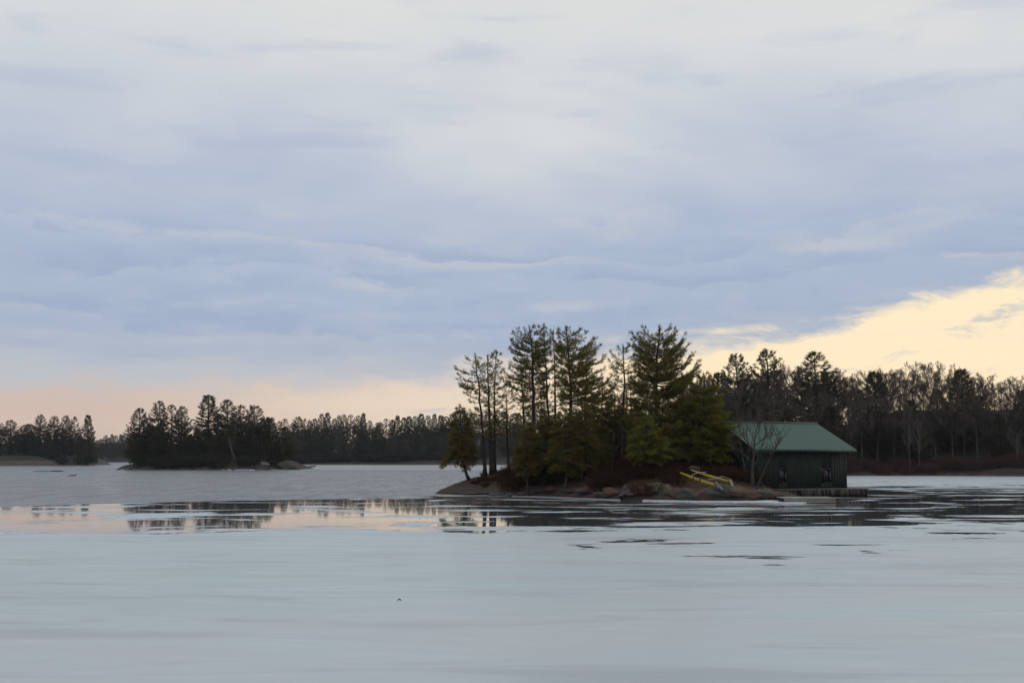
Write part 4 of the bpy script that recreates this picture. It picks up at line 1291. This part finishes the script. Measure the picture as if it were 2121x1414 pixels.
for (px, top, Y, w_) in [(1886, 838, 214.5, 30), (1903, 862, 214, 34), (2108, 880, 214, 40)]:
    r = far_tree('bare', px, top, Y, SH6, 'pale-barked leafless tree at the edge of the wood', 'pale trees at the wood edge', w_)
    for ch in r.children:
        if ch.name.startswith('trunk'):
            ch.data = ch.data.copy(); ch.data.materials[0] = M['birch']
px = 1440.0; j = 0
while px < 2300:
    Y = trng.uniform(211.5, 216.5); x = X(px, Y)
    s_ = trng.uniform(0.7, 1.25)
    gz = SH6.at(x, Y)
    if gz > 0.02:
        tag(obj('shrub', SHRR[j % 4], None, (x, Y, gz - 0.1), trng.uniform(0, 6), s_), 'reddish leafless shrub along the water at the foot of the wood', 'shrub', 'red shrubs at the foot of the wood')
    j += 1; px += trng.uniform(11, 17)

for (terr, x0, x1, yy, sc_, lab, grp) in [
        (IS2, 258, 596, 319.6, (0.9, 1.3), 'dark leafless shrub along the waterline of the wooded islet', 'shrubs of the wooded islet'),
        (SH4, 560, 1000, 562.0, (1.2, 2.2), 'dark leafless shrub along the water of the far shore', 'shrubs of the far shore'),
        (IS3, 60, 190, 519.0, (1.0, 1.8), 'dark leafless shrub on the low end of the rocky point', 'shrubs of the rocky point')]:
    px = float(x0)
    while px < x1:
        Y = yy + trng.uniform(0, 6); x = X(px, Y); gz = terr.at(x, Y); s_ = trng.uniform(*sc_)
        if gz > 0.05 and not (terr is IS2 and (466 < px < 500 or 528 < px < 562)):
            tag(obj('shrub', SHRD[j % 4], None, (x, Y, gz - 0.1), trng.uniform(0, 6), s_), lab, 'shrub', grp)
        j += 1; px += trng.uniform(4.5, 7.5)

# middle-islet details
def far_boulder(px, Y, w_, h_, c, label, terr, group=None, i=0, dz=0.0):
    x = X(px, Y); gz = max(0.0, terr.at(x, Y) if terr else 0.0)
    return tag(obj('boulder', BO[c][i % 4], None, (x, Y, gz * 0.5 + h_ * 0.2 + dz), i * 1.3, (w_ / 2, w_ / 2, h_ * 0.65)), label, 'rock', group)


far_boulder(598, 325, 6.6, 3.4, 'rock_dark', 'house-sized mottled boulder at the end of the wooded islet', IS2, i=1)
far_boulder(612, 322.5, 3.4, 2.0, 'rock_dark', 'smaller block leaning on the house-sized boulder', IS2, i=2)
for j in range(22):
    px = 250 + j * 16 + trng.uniform(-4, 4)
    gY = 3.3 * F / (972.4 - 948) + trng.uniform(0.8, 2.6)
    far_boulder(px, gY, trng.uniform(0.9, 2.2), trng.uniform(0.35, 0.8), ('rock_grey', 'rock_pink', 'rock_lichen')[j % 3], ('grey', 'pinkish', 'mottled')[j % 3] + ' rock along the waterline of the wooded islet', IS2, ('grey', 'pink', 'mottled')[j % 3] + ' rocks of the wooded islet', j)
st_ = thing('stone_steps', 'pale flat stone steps leading down to the water on the wooded islet', 'steps', (X(545, 320.5), 320.5, 0.1))
for j in range(5):
    mb = MB(); mb.box((0.3 * (j % 2), j * 0.7, 0.2 + j * 0.42), (2.6 - 0.12 * j, 1.3, 0.34), 0.03 * j); obj('step', mb.build('step', M['rock_grey'] if j < 3 else simple('pale_step', (0.30, 0.29, 0.28), (0.22, 0.21, 0.20), 1, .8)), st_)
wd = MB(); wd.tube([(0, 0, 0), (-0.7, 0, 2.2), (-1.6, 0, 4.4), (-2.4, 0, 7.6)], [.16, .14, .12, .04], 6)
r = thing('leaning_trunk', 'pale leaning birch trunk on the wooded islet', 'tree', (X(491, 320.8), 320.8, IS2.at(X(491, 320.8), 320.8) - 0.2))
obj('trunk', wd.build('trunk', M['birch']), r)
mb = MB()
for q in range(9):
    mb.tube([(-1.6 - q * 0.1, 0, 4.4 + q * 0.35), (-1.6 - q * 0.1 + (-1) ** q * 0.9, 0.2 * (q % 3 - 1), 5.2 + q * 0.4)], [.03, .012], 3)
obj('branches', mb.build('branches', M['birch']), r)
for j, (px, w_) in enumerate([(463, 1.0), (475, 1.4), (490, 1.6), (503, 2.4), (513, 2.8), (522, 2.0)]):
    gY = 3.3 * F / (973.0 - 948)
    o = obj('ice_block', boulder_mesh(700 + j, M['snow']), None, (X(px, gY), gY, 0.02), j, (w_ / 2, w_ / 3, 0.2))
    tag(o, 'white lump of stranded ice along the wooded islet', 'ice', 'stranded ice by the wooded islet')
# shoal, log, lone rock in the channel
far_boulder(118, 285, 4.2, 0.35, 'rock_pink', 'low pink shoal rock awash in front of the rocky point', None, i=0, dz=-0.02)
far_boulder(86, 284, 3.4, 0.2, 'rock_grey', 'dark shoal just breaking the surface beside the pink one', None, i=1, dz=-0.02)
far_boulder(648, 425, 3.0, 0.8, 'rock_grey', 'lone rock in the channel off the big end boulder', None, i=3)
lg = G(150, 985)
mb = MB(); mb.tube([(-0.9, 0, -0.05), (-0.2, 0.1, 0.07), (0.5, 0.0, 0.10), (0.75, 0, 0.3)], [.05, .1, .11, .05], 6)
tag(obj('driftwood_log', mb.build('driftwood_log', M['pile']), None, lg), 'dark driftwood log with raised end drifting in open water', 'log')
# bits frozen into the near ice
mb = MB(); mb.tube([(-0.05, 0, 0.0), (-0.02, 0, 0.025), (0.0, 0.01, 0.034), (0.03, 0, 0.022), (0.05, 0, 0.0)], [.006, .012, .015, .012, .005], 6)
tag(obj('dead_leaf', mb.build('dead_leaf', M['pile']), None, G(827, 1243)), 'small curled dark leaf lying on the bare ice', 'leaf')
for (px, py, L, lab) in [(1604, 1170, 0.75, 'thin dark twig frozen into the ice below the float'), (1808, 1145, 0.7, 'short dark twig frozen into the ice beyond the longer one')]:
    mb = MB(); mb.tube([(-L / 2, 0, 0.0), (-L / 6, 0.05, 0.012), (L / 5, -0.03, 0.008), (L / 2, 0.06, 0.0)], [.006, .012, .01, .004], 5)
    mb.tube([(0.0, 0.02, 0.01), (L / 4, 0.12, 0.015)], [.007, .003], 4)
    tag(obj('twig', mb.build('twig', M['pile']), None, G(px, py)), lab, 'twig')

# ------------------------------------------------------------------ thin evening haze
hz = bpy.data.materials.new('haze'); hz.use_nodes = True; hz.node_tree.nodes.clear()
t = NT(hz.node_tree)
vol = t.new('ShaderNodeVolumePrincipled'); vol.inputs['Color'].default_value = (0.78, 0.86, 1.0, 1.0)
vol.inputs['Density'].default_value = 0.00008; vol.inputs['Anisotropy'].default_value = 0.0
t.l.new(vol.outputs[0], t.new('ShaderNodeOutputMaterial').inputs['Volume'])
mb = MB(); mb.box((0, 1150, 24.0), (5200, 2700, 52.0))
o = obj('haze', mb.build('haze', hz)); o['kind'] = 'stuff'
tag(o, 'thin pale evening haze over the whole lake', 'haze')
